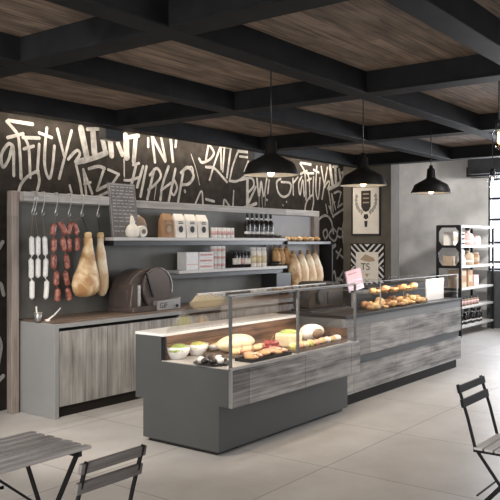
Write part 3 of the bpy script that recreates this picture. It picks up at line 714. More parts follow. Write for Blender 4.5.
for i in range(3):
    x = on_y(252.5 + i * 5.2, 265, 6.05).x
    jar(x, 6.05, 1.30, .050, .265, M['cream'], M['white'], M['cheese'], 'tall cream jar, %s of three on the lower wall shelf' % nth(i, 3), 'cream jars on the lower shelf')
# bread on the black shelf
for i in range(6):
    x = 8.90 + i * .16; bm = B(); m4 = Matrix.Translation((x, 6.08, 1.645 + .036)) @ Matrix.Rotation(.5, 4, 'Z') @ Matrix.Rotation(PI / 2, 4, 'Y')
    blob(bm, (0, 0, 0), (.035, .05, .125), i + 1.3, .01, 14, 14, 12, m4, .6)
    o = tag(link('bread_loaf', bm, M['bread'] if i % 2 else M['bread2'], None, 0, True), 'crusty long loaf, %s of six on the black shelf' % nth(i, 6), 'bread', 'loaves on the black shelf')
# dark small basket lump at the shelf end
bm = B(); blob(bm, (8.62, 6.06, 1.69 + .028), (.10, .06, .028), 2, .008, 10); tag(link('cured_sausage', bm, M['olive'], None, 0, True), 'black cured sausage lying right of the bottles on the upper shelf', 'sausage')
bm = B(); blob(bm, (8.56, 6.05, 1.30 + .035), (.10, .07, .035), 3, .008, 10); tag(link('cured_sausage', bm, M['olive'], None, 0, True), 'black cured sausage lying right of the cream jars on the lower shelf', 'sausage')
# standing hams
for i, (px, w) in enumerate(((296, 'leftmost'), (303.5, 'second from the left'), (311, 'third from the left'), (317.5, 'rightmost'))):
    x = on_y(px, 270, 6.0).x; y = 6.02 - .0 * i; bm = B(); z = 1.0
    t = thing('standing_ham', (x, y, z), 'big cured ham on the rack ledge, %s of the four' % w, 'ham', 'large hams in the rack')
    rings(bm, [(z, .05, .05, x, y), (z + .03, .10, .085, x, y), (z + .12, .115, .095, x + .005, y), (z + .24, .105, .09, x, y), (z + .34, .08, .075, x - .02, y), (z + .42, .05, .05, x - .04, y), (z + .47, .03, .03, x - .05, y)], 20, None, i + 2.0, .02, 7)
    link('meat', bm, M['ham2'] if i != 0 else M['ham'], t, 0, True)
    bm = B(); lathe(bm, [(.026, 0), (.03, .03), (.022, .06)], 12, (x - .052, y, z + .455)); link('shank_end', bm, M['darkham'], t, 0, True)
for i, px in enumerate((276, 281.5, 287.5)):
    x = on_y(px, 262, 6.12).x + .0; bm = B(); z = 1.30 if i < 2 else 1.30; y = 6.12
    t = thing('standing_ham', (x, y, z), 'smaller dark cured ham, %s of three on the lower shelf' % nth(i, 3), 'ham', 'small hams on the lower shelf')
    rings(bm, [(z, .03, .03, x, y), (z + .03, .065, .055, x, y), (z + .10, .075, .06, x, y), (z + .18, .058, .05, x - .01, y), (z + .25, .03, .03, x - .03, y)], 16, None, i + 7.0, .014, 9)
    link('meat', bm, M['bread'], t, 0, True)
    bm = B(); lathe(bm, [(.022, 0), (.024, .02), (.012, .045)], 12, (x - .032, y, z + .245)); link('shank_end', bm, M['darkham'], t, 0, True)

# ------------------------------------------------------------------ pictures on the pier
XQ = XP
t = thing('framed_poster', (XQ, 5.86, 1.74), 'black framed cream poster with a dark shield emblem hanging on the pier', 'picture')
bm = B(); y0, y1, z0, z1 = 5.60, 6.13, 1.745, 2.56
for c in ((y0, y1, z0, z0 + .022), (y0, y1, z1 - .022, z1), (y0, y0 + .022, z0, z1), (y1 - .022, y1, z0, z1)): box(bm, XQ - .03, XQ, *c)
link('frame', bm, M['black'], t, .003)
bx('print_sheet', M['cream'], t, XQ - .012, XQ, y0 + .02, y1 - .02, z0 + .02, z1 - .02)
ym = (y0 + y1) / 2
def shape(bm, pts, x0=XQ - .0145, x1=XQ - .012): prism(bm, pts, 'X', x0, x1)
bm = B(); zc = 2.30; K = 1.45
shape(bm, [(ym + K * a_, zc + K * b_) for a_, b_ in ((-.06, .12), (.06, .12), (.06, -.06), (.035, -.105), (0, -.12), (-.035, -.105), (-.06, -.06))])
shape(bm, [(ym - .035, zc - .21), (ym + .035, zc - .21), (ym + .045, zc - .27), (ym, zc - .30), (ym - .045, zc - .27)])
shape(bm, [(ym - .03, zc - .32), (ym + .03, zc - .32), (ym + .02, zc - .42), (ym - .02, zc - .42)])
em = link('emblem', bm, M['ink'], t)
bm = B(); x0 = XQ - .0165
for z in (.11, .04, -.03): box(bm, x0, x0 + .002, ym - .055, ym + .055, zc + z, zc + z + .022)
link('emblem_marks', bm, M['tan'], em)
for s in (-1, 1):
    bm = B()
    for k in range(6):
        a = -1.1 + k * .28; cy_, cz_ = ym + s * .19 * math.cos(a), zc + .02 + .22 * math.sin(a)
        shape(bm, [(cy_, cz_ + .05), (cy_ + s * .02, cz_), (cy_, cz_ - .05), (cy_ - s * .04, cz_)], XQ - .0135)
    link('laurel_branch', bm, M['wing'], t)
t = thing('framed_print', (XQ, 5.84, .89), 'print reading TS with a black and white chevron border on the pier', 'picture')
y0, y1, z0, z1 = 5.53, 6.15, .89, 1.61
bx('backing', M['black'], t, XQ - .02, XQ, y0, y1, z0, z1)
bm = B(); ya, yb, za, zb = 5.635, 6.045, 1.0, 1.47
pitch, wd = .105, .032
def clip_band(bm, yl, yh, zl, zh, s, off):
    """diagonal stripe (slope s) inside a rectangle"""
    import_pts = []
    poly = [(yl, zl), (yh, zl), (yh, zh), (yl, zh)]
    def cut(poly, f):
        out = []
        for i in range(len(poly)):
            a, b = poly[i], poly[(i + 1) % len(poly)]; fa, fb = f(a), f(b)
            if fa >= 0: out.append(a)
            if fa * fb < 0:
                t_ = fa / (fa - fb); out.append((a[0] + (b[0] - a[0]) * t_, a[1] + (b[1] - a[1]) * t_))
        return out
    poly = cut(poly, lambda p: (p[1] - s * p[0]) - off)
    if len(poly) > 2: poly = cut(poly, lambda p: off + wd * 1.3 - (p[1] - s * p[0]))
    if len(poly) > 2 and abs(sum(poly[i][0] * poly[(i + 1) % len(poly)][1] - poly[(i + 1) % len(poly)][0] * poly[i][1] for i in range(len(poly)))) > 1e-6:
        prism(bm, poly, 'X', XQ - .022, XQ - .02)
ymid, zmid = (ya + yb) / 2, (za + zb) / 2; e = .012
for (yl, yh, zl, zh, s) in ((y0 + e, ymid, zb, z1 - e, -1), (ymid, y1 - e, zb, z1 - e, 1), (y0 + e, ymid, z0 + e, za, 1), (ymid, y1 - e, z0 + e, za, -1),
                         (y0 + e, ya, zmid, zb, -1), (y0 + e, ya, za, zmid, 1), (yb, y1 - e, zmid, zb, 1), (yb, y1 - e, za, zmid, -1)):
    c0 = zmid - s * ymid
    for k in range(-14, 15):
        clip_band(bm, yl, yh, zl, zh, s, c0 + k * pitch)
link('chevron_border', bm, M['white'], t)
bx('centre_sheet', M['cream'], t, XQ - .024, XQ - .02, ya, yb, za, zb)
text('TS', (XQ - .0245, ymid + .115, zmid - .06), .16, RX, M['ink'], t)
bm = B(); x0 = XQ - .026
prism(bm, [(ymid + .13, zmid + .11), (ymid + .03, zmid + .20), (ymid - .12, zmid + .14), (ymid - .15, zmid + .09), (ymid - .03, zmid + .075)], 'X', x0, x0 + .002)
prism(bm, [(ymid - .04, zmid - .12), (ymid + .04, zmid - .12), (ymid, zmid - .18)], 'X', x0, x0 + .002)
link('sketch', bm, M['tan'], t)

# ------------------------------------------------------------------ pendant lamps
PY = 3.30
def pendant(x, zr, label):
    t = thing('pendant_lamp', (x, PY, zr), label, 'lamp', 'black pendant lamps')
    bm = B(); n = 32
    prof = [(.212, 0), (.212, .012), (.178, .088), (.17, .095), (.06, .155), (.048, .17), (.042, .255), (.036, .262), (.022, .275), (.018, .30)]
    lathe(bm, prof, n, (x, PY, zr))
    bmesh.ops.delete(bm, geom=[f for f in bm.faces if len(f.verts) > 4 and f.calc_center_median().z < zr + .001], context='FACES')
    sh = link('lamp_shade', bm, M['lamp'], t, 0, True)
    bm = B(); lathe(bm, [(.206, .003), (.172, .084), (.164, .090), (.055, .148), (.001, .15)], n, (x, PY, zr))
    bmesh.ops.delete(bm, geom=[f for f in bm.faces if len(f.verts) > 4], context='FACES')
    link('shade_lining', bm, M['lampin'], sh, 0, True)
    bm = B(); blob(bm, (x, PY, zr + .028), (.030, .030, .036), nu=16, nv=10); link('bulb', bm, M['bulb'], t, 0, True)
    bm = B(); lathe(bm, [(.018, .055), (.02, .15)], 12, (x, PY, zr)); link('socket', bm, M['black'], t, 0, True)
    bm = B(); tube(bm, [(x, PY, zr + .29), (x, PY, CZ)], .005, 6); lathe(bm, [(.04, CZ - .02 - zr), (.04, CZ - zr)], 14, (x, PY, zr)); link('cable', bm, M['black'], t, 0, True)
    l = bpy.data.lights.new('pendant_light', 'SPOT'); l.energy = 24; l.color = (1, .78, .52); l.spot_size = 2.4; l.spot_blend = .6; l.shadow_soft_size = .03
    lo = bpy.data.objects.new('pendant_light', l); COL.objects.link(lo); lo.location = (0, 0, -.015); lo.parent = t
pendant(4.61, 2.150, 'black metal dome pendant lamp, nearest and leftmost of the three over the counters')
pendant(6.06, 2.156, 'black metal dome pendant lamp in front of the framed poster')
pendant(7.575, 2.166, 'black metal dome pendant lamp in front of the concrete wall, farthest of three')
# filament lamps at the right edge
for px, py, nm in ((492.5, 180, 'glass filament bulb lamp hanging at the right edge in front of the window'), (499, 136, 'amber glowing filament bulb hanging high at the right edge')):
    yy = 3.0 if py > 150 else 2.0
    p = on_y(px, py, yy); t = thing('filament_lamp', (p.x, p.y, p.z - .1), nm, 'lamp', 'filament lamps at the right edge')
    bm = B(); blob(bm, (p.x, p.y, p.z - .02), (.055, .055, .085), nu=18, nv=12, power=.8); link('glass_bulb', bm, M['glass'], t, 0, True)
    bm = B(); tube(bm, [(p.x - .012, p.y, p.z + .03), (p.x - .01, p.y, p.z - .06), (p.x + .01, p.y, p.z - .06), (p.x + .012, p.y, p.z + .03)], .005, 6); link('filament', bm, M['amber'], t, 0, True)
    bm = B(); lathe(bm, [(.03, .05), (.032, .11), (.02, .13)], 14, (p.x, p.y, p.z)); link('socket', bm, M['black'], t, 0, True)
    bm = B(); tube(bm, [(p.x, p.y, p.z + .12), (p.x, p.y, CZ)], .005, 6); link('cable', bm, M['black'], t)

# ------------------------------------------------------------------ near counter (glass serving counter)
XA, XB = 4.38, 6.37
t = thing('serving_counter', (5.4, 4.0, 0), 'low grey serving counter with one wood front panel and tall glass case', 'counter')
C1 = t
bm = B()
prism(bm, [(3.625, .03), (4.44, .03), (4.44, .345), (4.53, .345), (4.53, .875), (4.235, .875), (4.235, .672), (3.525, .672), (3.525, .385), (3.625, .385)], 'X', XA, XA + .045)
link('end_panel', bm, M['grey'], t, .003)
bx('base', M['grey'], t, XA + .045, XB - .02, 3.63, 4.43, .03, .672)
bx('toe_kick', M['black'], t, XA + .03, XB - .05, 3.67, 4.40, 0, .03)
bx('rear_body', M['grey'], t, XA + .045, XB - .02, 4.25, 4.52, .345, .875)
bx('front_panel', M['board'], t, XA + .012, XB, 3.500, 3.53, .385, .666, bevel=.002)
bx('corner_trim', M['steel'], t, XA, XA + .012, 3.500, 3.53, .385, .676)
bx('deck', M['deck'], t, XA + .01, XB - .01, 3.53, 4.235, .666, .678)
bx('front_rim', M['steel'], t, XA, XB - .01, 3.505, 3.535, .667, .688, bevel=.002)
bx('rear_ledge', M['marble'], t, XA, XB - .02, 4.21, 4.535, .872, .895, bevel=.003)
bx('inner_back', M['brown'], t, XA + .04, XB - .05, 4.215, 4.235, .678, .872)
bx('inner_end', M['brown'], t, XB - .05, XB - .03, 3.62, 4.21, .678, .80)
GT = 1.232
for x in (XA + .015, 5.314, XB - .06):
    bx('glass_post', M['dgrey'], t, x - .010, x + .010, 3.512, 3.534, .688, GT, bevel=.002)
bx('front_glass', M['front_glass'], t, XA + .02, XB - .05, 3.520, 3.526, .688, GT)
bx('top_glass', M['glass'], t, XA + .02, XB - .05, 3.528, 3.86, GT - .006, GT)
bx('front_top_rail', M['steel'], t, XA + .005, XB - .05, 3.512, 3.536, GT, GT + .012, bevel=.002)
bx('rear_top_rail', M['steel'], t, XA + .02, XB - .05, 3.855, 3.868, GT - .006, GT + .006, bevel=.001)
bm = B(); prism(bm, [(3.866, GT), (4.226, .900), (4.220, .895), (3.860, GT - .006)], 'X', XA + .02, XB - .05); link('sloped_rear_glass', bm, M['case_glass'], t)
bm = B(); prism(bm, [(3.53, .69), (4.225, .69), (4.225, .88), (3.86, GT - .01), (3.53, GT - .01)], 'X', XA + .016, XA + .021); link('end_glass', bm, M['glass'], t)
bm = B(); prism(bm, [(3.53, .69), (4.225, .69), (4.225, .88), (3.86, GT - .01), (3.53, GT - .01)], 'X', XB - .055, XB - .05); link('end_glass', bm, M['glass'], t)
bx('rear_corner_post', M['black'], t, XA + .012, XA + .028, 4.20, 4.225, .678, .872)
bx('led_bar', M['steel'], t, XA + .1, XB - .1, 3.540, 3.552, GT - .014, GT - .007)
area('case_light', (5.37, 3.57, GT - .03), (5.37, 3.95, .68), 1.85, .03, 12, (1, .90, .78))

def bowl(x, y, z, r, h, label, food, group=None):
    t = thing('salad_bowl', (x, y, z), label, 'bowl', group)
    bm = B(); lathe(bm, [(r * .55, 0), (r * .62, .004), (r * .9, h * .5), (r, h), (r * .95, h), (r * .85, h * .55), (r * .5, h * .25)], 28, (x, y, z)); link('bowl_body', bm, M['white'], t, 0, True)
    bm = B(); blob(bm, (x, y, z + h * .78), (r * .9, r * .9, h * .42), x * 9, .022, 22, 26, 14); link('salad', bm, food, t, 0, True)
def plate(x, y, z, r, label, m=None, name='plate'):
    bm = B(); lathe(bm, [(r * .6, 0), (r * .7, .003), (r, .014), (r * .98, .017), (r * .68, .007)], 28, (x, y, z)); return tag(link(name, bm, m or M['white'], None, 0, True), label, 'plate', 'plates in the glass case')
D = .678
p = on_z(178, 359, D); bowl(p.x + .02, p.y + .03, D, .112, .10, 'white bowl of green salad at the far left of the glass case', M['green'], 'salad bowls')
p = on_z(197, 356, D); bowl(p.x + .05, p.y + .06, D, .112, .095, 'white bowl of yellow-green salad between the other two bowls', M['green2'], 'salad bowls')
p = on_z(218, 352, D); bowl(p.x + .03, p.y + .10, D, .12, .065, 'low white bowl of pale salad behind the black platter', M['bread2'], 'salad bowls')
# black platter with dark rolls
p = on_z(212, 364, D); plate(p.x, p.y, D, .15, 'black oval platter with dark rolls by the front corner post', M['black'])
for k in range(8):
    bm = B(); a = k * .785; blob(bm, (p.x + .085 * math.cos(a), p.y + .085 * math.sin(a), D + .036), (.036, .03, .026), k + .5, .006, 30, 12, 8)
    tag(link('dark_roll', bm, M['olive'] if k % 3 else M['cream'], None, 0, True), '%s roll on the black platter, %s around its rim' % ('dark' if k % 3 else 'pale', ORD[k]), 'roll', 'rolls on the black platter')
def tray(x0, x1, y0, y1, label, m='top'):
    q = thing('serving_tray', ((x0 + x1) / 2, (y0 + y1) / 2, D), label, 'tray', 'serving trays in the glass case')
    bx('tray_base', M[m], q, x0, x1, y0, y1, D, D + .014, bevel=.003)
    for nm_, c in (('long', (x0, x1, y0, y0 + .012)), ('long', (x0, x1, y1 - .012, y1)), ('short', (x0, x0 + .012, y0 + .012, y1 - .012)), ('short', (x1 - .012, x1, y0 + .012, y1 - .012))):
        bx('tray_rim', M[m], q, *c, D + .014, D + .026)
T = D + .014
tray(4.72, 5.28, 3.56, 3.74, 'dark front tray of meat slices right of the corner post', 'mblack')
tray(4.80, 5.36, 3.80, 4.16, 'brown rear tray under the long pale loaf')
tray(5.36, 5.84, 3.56, 3.92, 'brown tray under the herb cheese and antipasti')
tray(5.88, 6.26, 3.58, 4.05, 'brown tray under the white-rinded ham joint')
bm = B(); blob(bm, (5.06, 4.00, T + .075), (.235, .10, .075), 3.3, .018, 10, 26, 16); tag(link('pale_loaf', bm, M['cheese'], None, 0, True), 'long pale loaf lying on the brown rear tray of the glass case', 'loaf')
for k in range(9):
    bm = B(); x = 4.78 + k * .058; blob(bm, (x, 3.65 + (-.025, .025, 0)[k % 3], T + .022 + .012 * (k % 2)), (.052, .062, .022), k * 2.1, .014, 22, 18, 8)
    tag(link('meat_slice', bm, M['salmon'] if k % 3 else M['bread'], None, 0, True), 'folded %s meat slice, %s on the dark front tray' % ('pink' if k % 3 else 'tan', nth(k, 9)), 'meat', 'meat slices on the dark tray')
for k in range(7):
    x = 4.86 + k * .075; bm = B(); blob(bm, (x, 3.845 + .02 * (k % 2), T + .034), (.045, .035, .034), k * 1.1 + 4, .012, 20, 14, 8)
    tag(link('meat_roll', bm, M['salmon'] if k % 2 else M['bread2'], None, 0, True), 'small %s roll in front of the pale loaf, %s of its row' % ('pink' if k % 2 else 'tan', nth(k, 7)), 'roll', 'rolls before the pale loaf')
q = thing('grape_bunch', (5.30, 3.86, D + .026), 'bunch of dark red grapes between the pale loaf and the cheese', 'grapes')
zz = D + .026
for k in range(34):
    a = k * 2.4; rr = .085 * math.sqrt((k % 17) / 17); lv = k // 17
    bm = B(); blob(bm, (5.31 + rr * math.cos(a) * (1 - .3 * lv), 3.80 + rr * math.sin(a) * (1 - .3 * lv), zz + .02 + lv * .032), (.021, .021, .022), nu=10, nv=7); link('grape', bm, M['grape'], q, 0, True)
bm = B(); tube(bm, [(5.31, 3.80, zz + .07), (5.33, 3.80, zz + .1), (5.36, 3.81, zz + .105)], .004, 6); link('stem', bm, M['kraft'], q)
q = thing('cheese_block', (5.60, 3.80, T), 'cream cheese block with a green herb crust beside the middle post', 'cheese')
bm = B(); box(bm, 5.50, 5.70, 3.72, 3.90, T, T + .125); link('cheese_body', bm, M['cheese'], q, .02)
bm = B(); blob(bm, (5.60, 3.81, T + .128), (.095, .08, .028), 8.0, .02, 22, 20, 10); link('herb_crust', bm, M['green'], q, 0, True)
for k in range(9):
    x = 5.41 + k * .046; bm = B(); blob(bm, (x, 3.63 + .035 * (k % 2), T + .03), (.042, .038, .03), k * 1.9 + 2, .014, 28, 14, 8)
    tag(link('antipasti', bm, M[('green2', 'cheese', 'salmon')[k % 3]], None, 0, True), '%s antipasti piece before the herb cheese, %s of its row' % (('yellow-green', 'cream', 'pinkish')[k % 3], nth(k, 9)), 'antipasti', 'antipasti before the cheese')
q = thing('wrapped_ham', (6.05, 3.84, T), 'large white-rinded ham joint with a dark cut face right of the middle post', 'ham')
bm = B(); blob(bm, (6.06, 3.86, T + .08), (.16, .10, .08), 6.0, .02, 9, 24, 14); link('meat', bm, M['cream'], q, 0, True)
bm = B(); blob(bm, (6.03, 3.77, T + .075), (.085, .03, .05), 9.0, .012, 16, 18, 10); link('cut_face', bm, M['darkham'], q, 0, True)
for k in range(4):
    bm = B(); x = 5.92 + k * .085; blob(bm, (x, 3.65, T + .03), (.05, .04, .03), k + 11, .012, 20, 14, 8)
    tag(link('cheese_piece', bm, M['cream'] if k % 2 else M['bread2'], None, 0, True), 'small %s cheese piece before the ham joint, %s of four' % ('white' if k % 2 else 'tan', nth(k, 4)), 'cheese', 'cheese pieces before the ham joint')

# ------------------------------------------------------------------ far counter
XC, XD = 6.42, 9.45
t = thing('display_counter', (7.9, 4.1, 0), 'long counter with two bands of reclaimed boards under a glass pastry case', 'counter')
bx('plinth', M['plinth'], t, XC, XD - .06, 3.74, 4.45, 0, .112)
bx('carcass', M['dgrey'], t, XC, XD - .01, 3.73, 4.50, .112, .876)
bx('lower_boards', M['board2'], t, XC, XD, 3.70, 3.73, .115, .40, bevel=.002)
bx('upper_boards', M['board2'], t, XC, XD, 3.70, 3.73, .482, .785, bevel=.002)
bx('upper_band', M['mgrey'], t, XC, XD, 3.705, 3.73, .788, .876)
bx('end_panel', M['grey'], t, XD - .012, XD, 3.73, 4.50, .112, .876)
bx('top_slab', M['mblack'], t, XC, XD, 3.69, 4.52, .876, .905, bevel=.003)
G0, G1_, GH = 6.75, 9.44, 1.215
bx('front_glass', M['front_glass'], t, G0, G1_, 3.740, 3.746, .905, GH)
bx('top_glass', M['front_glass'], t, G0, G1_, 3.746, 4.10, GH - .006, GH)
bx('end_glass', M['glass'], t, G1_ - .006, G1_, 3.746, 4.40, .905, GH)
for x in (7.26, G1_ - .01): bx('glass_edge', M['steel'], t, x - .004, x + .004, 3.737, 3.748, .905, GH)
bx('top_edge', M['steel'], t, G0, G1_, 3.737, 3.748, GH - .002, GH + .004)
bx('glass_shelf', M['glass'], t, 7.28, 8.6, 3.80, 4.12, 1.065, 1.073)
for x in (7.30, 8.58): bx('shelf_support', M['steel'], t, x - .008, x + .008, 4.10, 4.12, .905, 1.073)
bx('rear_counter', M['mblack'], t, 7.8, XD - .02, 4.18, 4.50, .905, 1.10)
area('pastry_light', (8.2, 3.79, GH - .02), (8.2, 4.0, .9), 2.2, .03, 8, (1, .88, .70))
q = thing('price_panel', (8.98, 3.86, .905), 'white back panel with a light bar at the right end of the pastry case', 'panel')
bx('panel_sheet', M['white'], q, 8.72, 9.24, 3.85, 3.87, .905, 1.17)
bx('light_bar', M['led'], q, 8.74, 9.20, 3.832, 3.85, 1.13, 1.16)
# pastries
KIND = (('bread', 'golden'), ('bread2', 'pale'), ('bread3', 'dark brown'))
for row, (yy, zz, x0, dx, n, nm) in enumerate(((3.80, .905, 7.15, .105, 14, 'front row of the far counter'), (3.93, .905, 7.25, .110, 13, 'middle row of the far counter'), (4.06, .905, 7.84, .105, 8, 'back row of the far counter'), (3.92, 1.073, 7.42, .108, 11, 'row on the glass shelf'))):
    for i in range(n):
        bm = B(); r = .052 + .010 * math.sin(i * 2.3 + row); hh = .026 + .009 * math.sin(i * 1.7 + row) + .010 * (row in (1, 2)); x = x0 + dx * i
        m4 = Matrix.Translation((x, yy + .012 * math.sin(i * 5.1), zz + hh)) @ Matrix.Rotation(i * .9, 4, 'Z')
        blob(bm, (0, 0, 0), (r, r * .7, hh), i + row * 3.3, .014, 26, 16, 9, m4, .8)
        km, kw = KIND[(i * 7 + row * 2 + i // 3) % 3]
        tag(link('pastry', bm, M[km], None, 0, True), '%s pastry, %s in the %s' % (kw, nth(i, n), nm) , 'pastry', 'pastries in the glass case')
# bottles at right end of case
for i in range(2):
    x = 9.29 + i * .07; jar(x, 3.95, .905, .03, .24, M['darkham'], M['black'], M['tan'], 'brown jar at the right end of the pastry case, %s of the two' % ('left', 'right')[i], 'brown jars in the pastry case')
# card reader box and menu card
q = thing('till_box', (7.55, 4.2, .905), 'black box beside the pastries behind the glass counter corner', 'till')
bx('casing', M['black'], q, 7.36, 7.74, 4.10, 4.30, .905, 1.09, bevel=.006)
bx('drawer_front', M['mblack'], q, 7.38, 7.72, 4.094, 4.10, .92, 1.0)
q = thing('menu_card', (7.5, 4.16, 1.09), 'tilted pink and lilac menu card on the black box', 'card')
m4 = Matrix.Translation((7.50, 4.16, 1.09)) @ Matrix.Rotation(-.12, 4, 'Y') @ Matrix.Rotation(-.18, 4, 'X')
bm = B(); box(bm, -.17, .17, 0, .012, 0, .24, m4); link('card_sheet', bm, plain('lilac_card', (.50, .44, .60), .5, 0, .05), q)
bm = B(); box(bm, -.17, .17, -.003, 0, .125, .24, m4); link('pink_panel', bm, plain('pink_card', (.66, .36, .42), .5, 0, .08), q)
bm = B()
box(bm, -.13, .06, -.005, -.003, .19, .205, m4)
for z in (.09, .06, .03): box(bm, -.12, .1, -.002, 0, z, z + .008, m4)
link('print', bm, M['rsaus'], q)
# dark machine behind the glass
q = thing('coffee_grinder', (6.95, 4.32, .905), 'dark brown rounded machine standing behind the right end of the glass case', 'machine')
bm = B(); prism(bm, [(6.62, .925), (7.30, .925), (7.30, 1.12), (7.22, 1.20), (6.75, 1.215), (6.62, 1.13)], 'Y', 4.22, 4.46); link('casing', bm, M['slicer2'], q, .03)
bm = B(); prism(bm, [(6.80 + .085 * math.cos(2 * PI * k / 20), 1.06 + .085 * math.sin(2 * PI * k / 20)) for k in range(20)], 'Y', 4.19, 4.22); link('round_guard', bm, M['mblack'], q, .006)
bx('front_trim', M['black'], q, 6.95, 7.24, 4.212, 4.22, .97, 1.10)
bx('foot_plate', M['mblack'], q, 6.60, 7.32, 4.20, 4.46, .905, .925)

# ------------------------------------------------------------------ shelf unit by the window
X0, X1, Y0, Y1 = 12.31, 13.92, 4.83, 5.24
t = thing('shelf_unit', (13.1, 5.03, 0), 'black metal shelf unit with six pale boards by the window', 'shelf unit')
for (x, y) in ((X0, Y0), (X0, Y1), (X1, Y0), (X1, Y1)):
    bx('post', M['mblack'], t, x - (.02 if x == X0 else .015), x + .02, y - .02, y + .02, 0, 1.92)
SZ = [.165, .50, .82, 1.205, 1.556, 1.906]
for z in SZ: bx('shelf_board', M['shelf'], t, X0 + .02, X1 - .02, Y0 - .015, Y1 + .015, z - .02, z + .018, bevel=.003)
for z in (1.906, 1.556):
    for (ya, sg) in ((Y0, 1), (Y1, -1)):
        for (dz, sz) in ((-.02, -1), (-.332, 1)):
            bm = B(); prism(bm, [(ya, z + dz), (ya + sg * .085, z + dz), (ya, z + dz + sz * .11)], 'X', X0 - .012, X0); link('corner_gusset', bm, M['mblack'], t)
for z in SZ: bx('end_rail', M['mblack'], t, X0 - .015, X0 + .004, Y0, Y1, z - .025, z + .02)
def sx_at(px, z): return on_y(px, 260, 5.0).x
def onshelf(k): return SZ[k] + .018
def wbox(xa, xb, ya, yb, z, h, m, label, nm='storage_box', lab=None):
    q = thing(nm, ((xa + xb) / 2, (ya + yb) / 2, z), label, 'box', 'goods on the shelf unit')
    bx('box_body', m, q, xa, xb, ya, yb, z, z + h, bevel=.004)
    if lab: bx('box_label', lab, q, xa + .02, xb - .02, ya - .003, ya, z + h * .3, z + h * .7)
z = onshelf(4)
wbox(12.42, 12.62, 5.0, 5.18, z, .24, M['cream'], 'cream box at the back left of the second shelf from the top by the window', lab=M['tan'])
for i in range(3):
    can(12.48, 4.87, z + i * .078, .045, .075, M['white'], M['ink'], 'white tin on the shelf unit, %s of its stack' % ('lowest', 'middle', 'topmost')[i], 'stacked tins on the shelf unit')
bottle(12.95, 4.95, z, .10, .31, M['pink'], M['cream'], 'pink bottle with a black pump on the second-highest board by the window', 'pump bottles on the shelf unit')
jar(13.30, 4.92, z, .075, .17, M['white'], M['pink'], M['cream'], 'squat white jar right of the pink pump bottle', 'jars on the shelf unit')
z = onshelf(3)
wbox(12.38, 12.55, 5.02, 5.18, z, .17, M['tan'], 'tan box at the back left of the third shelf from the top by the window')
bm = B(); x = 12.52; lathe(bm, [(.06, 0), (.075, .02), (.075, .11), (.05, .15), (.045, .17), (.058, .20), (.055, .26), (.02, .285)], 18, (x, 4.90, z)); tag(link('ceramic_bottle', bm, M['white'], None, 0, True), 'white waisted ceramic bottle on the third shelf from the top of the shelf unit', 'bottle')
bottle(12.98, 4.97, z, .115, .31, M['tan'], M['cream'], 'brown bottle with a black pump on the third shelf from the top', 'pump bottles on the shelf unit')
jar(13.26, 4.93, z, .075, .22, M['kraft'], M['tan'], M['tan'], 'brown jar right of the brown pump bottle', 'jars on the shelf unit')
z = onshelf(2)
wbox(12.42, 12.72, 4.88, 5.1, z, .30, M['tan'], 'tall tan carton on the fourth shelf from the top', lab=M['kraft'])
wbox(12.80, 13.02, 4.88, 5.1, z, .30, M['kraft'], 'brown carton right of the tall tan carton', lab=M['tan'])
wbox(13.08, 13.32, 4.88, 5.05, z, .20, M['pink'], 'pink and white carton at the right of the fourth shelf from the top', lab=M['white'])
z = onshelf(1)
wbox(12.40, 12.85, 5.02, 5.2, z, .22, M['black'], 'black crate at the back of the second shelf from the bottom')
for i in range(6): jar(12.45 + i * .15, 4.90, z, .058, .15, M['darkham'], M['black'], M['pink'], 'small dark jar, %s on the second-lowest board by the window' % nth(i, 6), 'small dark jars on the shelf unit')
z = onshelf(0)
for i in range(8): bottle(12.45 + i * .155, 4.92 + .02 * (i % 2), z, .045, .27 - .03 * (i > 4), M['dglass'], M['white'], 'dark bottle, %s on the bottom board by the window' % nth(i, 8), 'dark bottles on the shelf unit')

# ------------------------------------------------------------------ folding table and chairs
TX0, TX1, TY0, TY1, TZ = 1.70, 2.26, 2.61, 3.07, .72
t = thing('folding_table', ((TX0 + TX1) / 2, (TY0 + TY1) / 2, 0), 'small folding bistro table with brown slats in the lower left corner', 'table')
ns = 7; pw = (TY1 - TY0) / ns
for i in range(ns):
    bx('slat', M['slat'], t, TX0, TX1 - .004 * (i % 2), TY0 + i * pw + .011, TY0 + (i + 1) * pw - .011, TZ - .014, TZ, bevel=.003)
for x in (TX0 + .06, TX1 - .06): bx('cross_rail', M['iron'], t, x - .012, x + .012, TY0 + .02, TY1 - .02, TZ - .04, TZ - .014)
for x in (TX0 + .07, TX1 - .07):
    bm = B(); bar(bm, (x, TY0 + .03, TZ - .03), (x, TY1 - .04, 0.0), .022, .010, (0, 1, 0)); link('leg', bm, M['iron'], t)
    bm = B(); bar(bm, (x - .014, TY1 - .03, TZ - .03), (x - .014, TY0 + .04, 0.0), .022, .010, (0, 1, 0)); link('leg', bm, M['iron'], t)
bm = B(); tube(bm, [(TX0 + .07, (TY0 + TY1) / 2, .37), (TX1 - .07, (TY0 + TY1) / 2, .37)], .007, 8); link('stretcher', bm, M['iron'], t)
bm = B(); tube(bm, [(TX0 + .16, TY1 - .06, TZ - .03), (TX1 - .08, TY1 - .22, .40)], .006, 8); link('brace', bm, M['iron'], t)

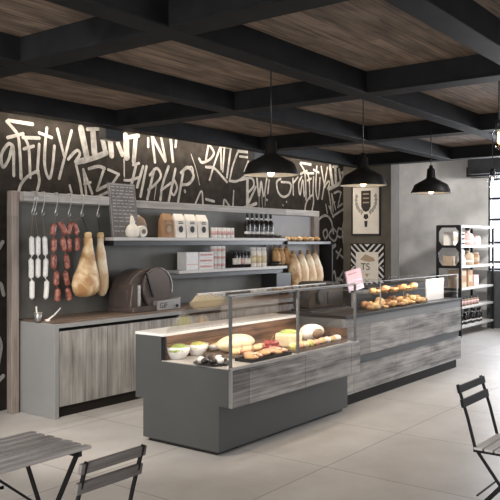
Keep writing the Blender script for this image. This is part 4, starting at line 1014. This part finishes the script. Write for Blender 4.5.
def make_chair(loc, rz, w, label, seat_m, back_m, ztop=.80):
    """folding chair, faces -y before turning; built around the origin, then turned"""
    t = thing('folding_chair', (0, 0, 0), label, 'chair', 'folding bistro chairs')
    h = w / 2
    for s in (-1, 1):
        bm = B(); x = s * (h - .012)
        for a, b in (((x, .245, ztop + .005), (x, .185, .62)), ((x, .185, .62), (x, .14, .45)), ((x, .14, .45), (x, -.20, 0))): bar(bm, a, b, .017, .008, (0, 1, .2))
        link('leg', bm, M['iron'], t, 0, False, True)
        bm = B(); x = s * (h - .035); bar(bm, (x, -.17, .44), (x, .22, 0), .016, .008, (0, 1, .2)); link('leg', bm, M['iron'], t, 0, False, True)
    bm = B(); box(bm, -h + .012, h - .012, .205, .218, 0, .010); tube(bm, [(-h + .03, .135, .17), (h - .03, .135, .17)], .006, 6); link('stretcher', bm, M['iron'], t, 0, False, True)
    bm = B()
    for x in (-h + .03, h - .03): box(bm, x - .008, x + .008, -.20, .155, .422, .440)
    box(bm, -h + .022, h - .022, -.20, -.19, .425, .440); box(bm, -h + .022, h - .022, .145, .155, .425, .44); link('seat_frame', bm, M['iron'], t, 0, False, True)
    for i in range(6):
        bm = B(); y = -.205 + i * .060; box(bm, -h + .004, h - .004, y, y + .050, .440, .455); link('seat_slat', bm, seat_m, t, .003, False, True)
    for zt, yy, hh in ((ztop, .243, .042), (ztop - .078, .220, .046)):
        bm = B(); m4 = Matrix.Translation((0, yy - .012, zt - hh)) @ Matrix.Rotation(-.22, 4, 'X'); box(bm, -h - .01, h + .01, -.012, .006, 0, hh, m4); link('back_slat', bm, back_m, t, .002, False, True)
    t.location = loc; t.rotation_euler = (0, 0, rz)
    return t
make_chair((2.035, 2.46, 0), PI, .325, 'brown slatted folding chair seen from behind, before the small table', M['dslat'], M['dslat'])
make_chair((4.415, 1.43, 0), 0, .40, 'black folding chair with pale seat slats at the right edge', M['pslat'], M['iron'])
make_chair((2.03, 3.40, 0), 0, .38, 'folding chair beyond the small table, only its pale seat end showing', M['pslat'], M['dslat'])
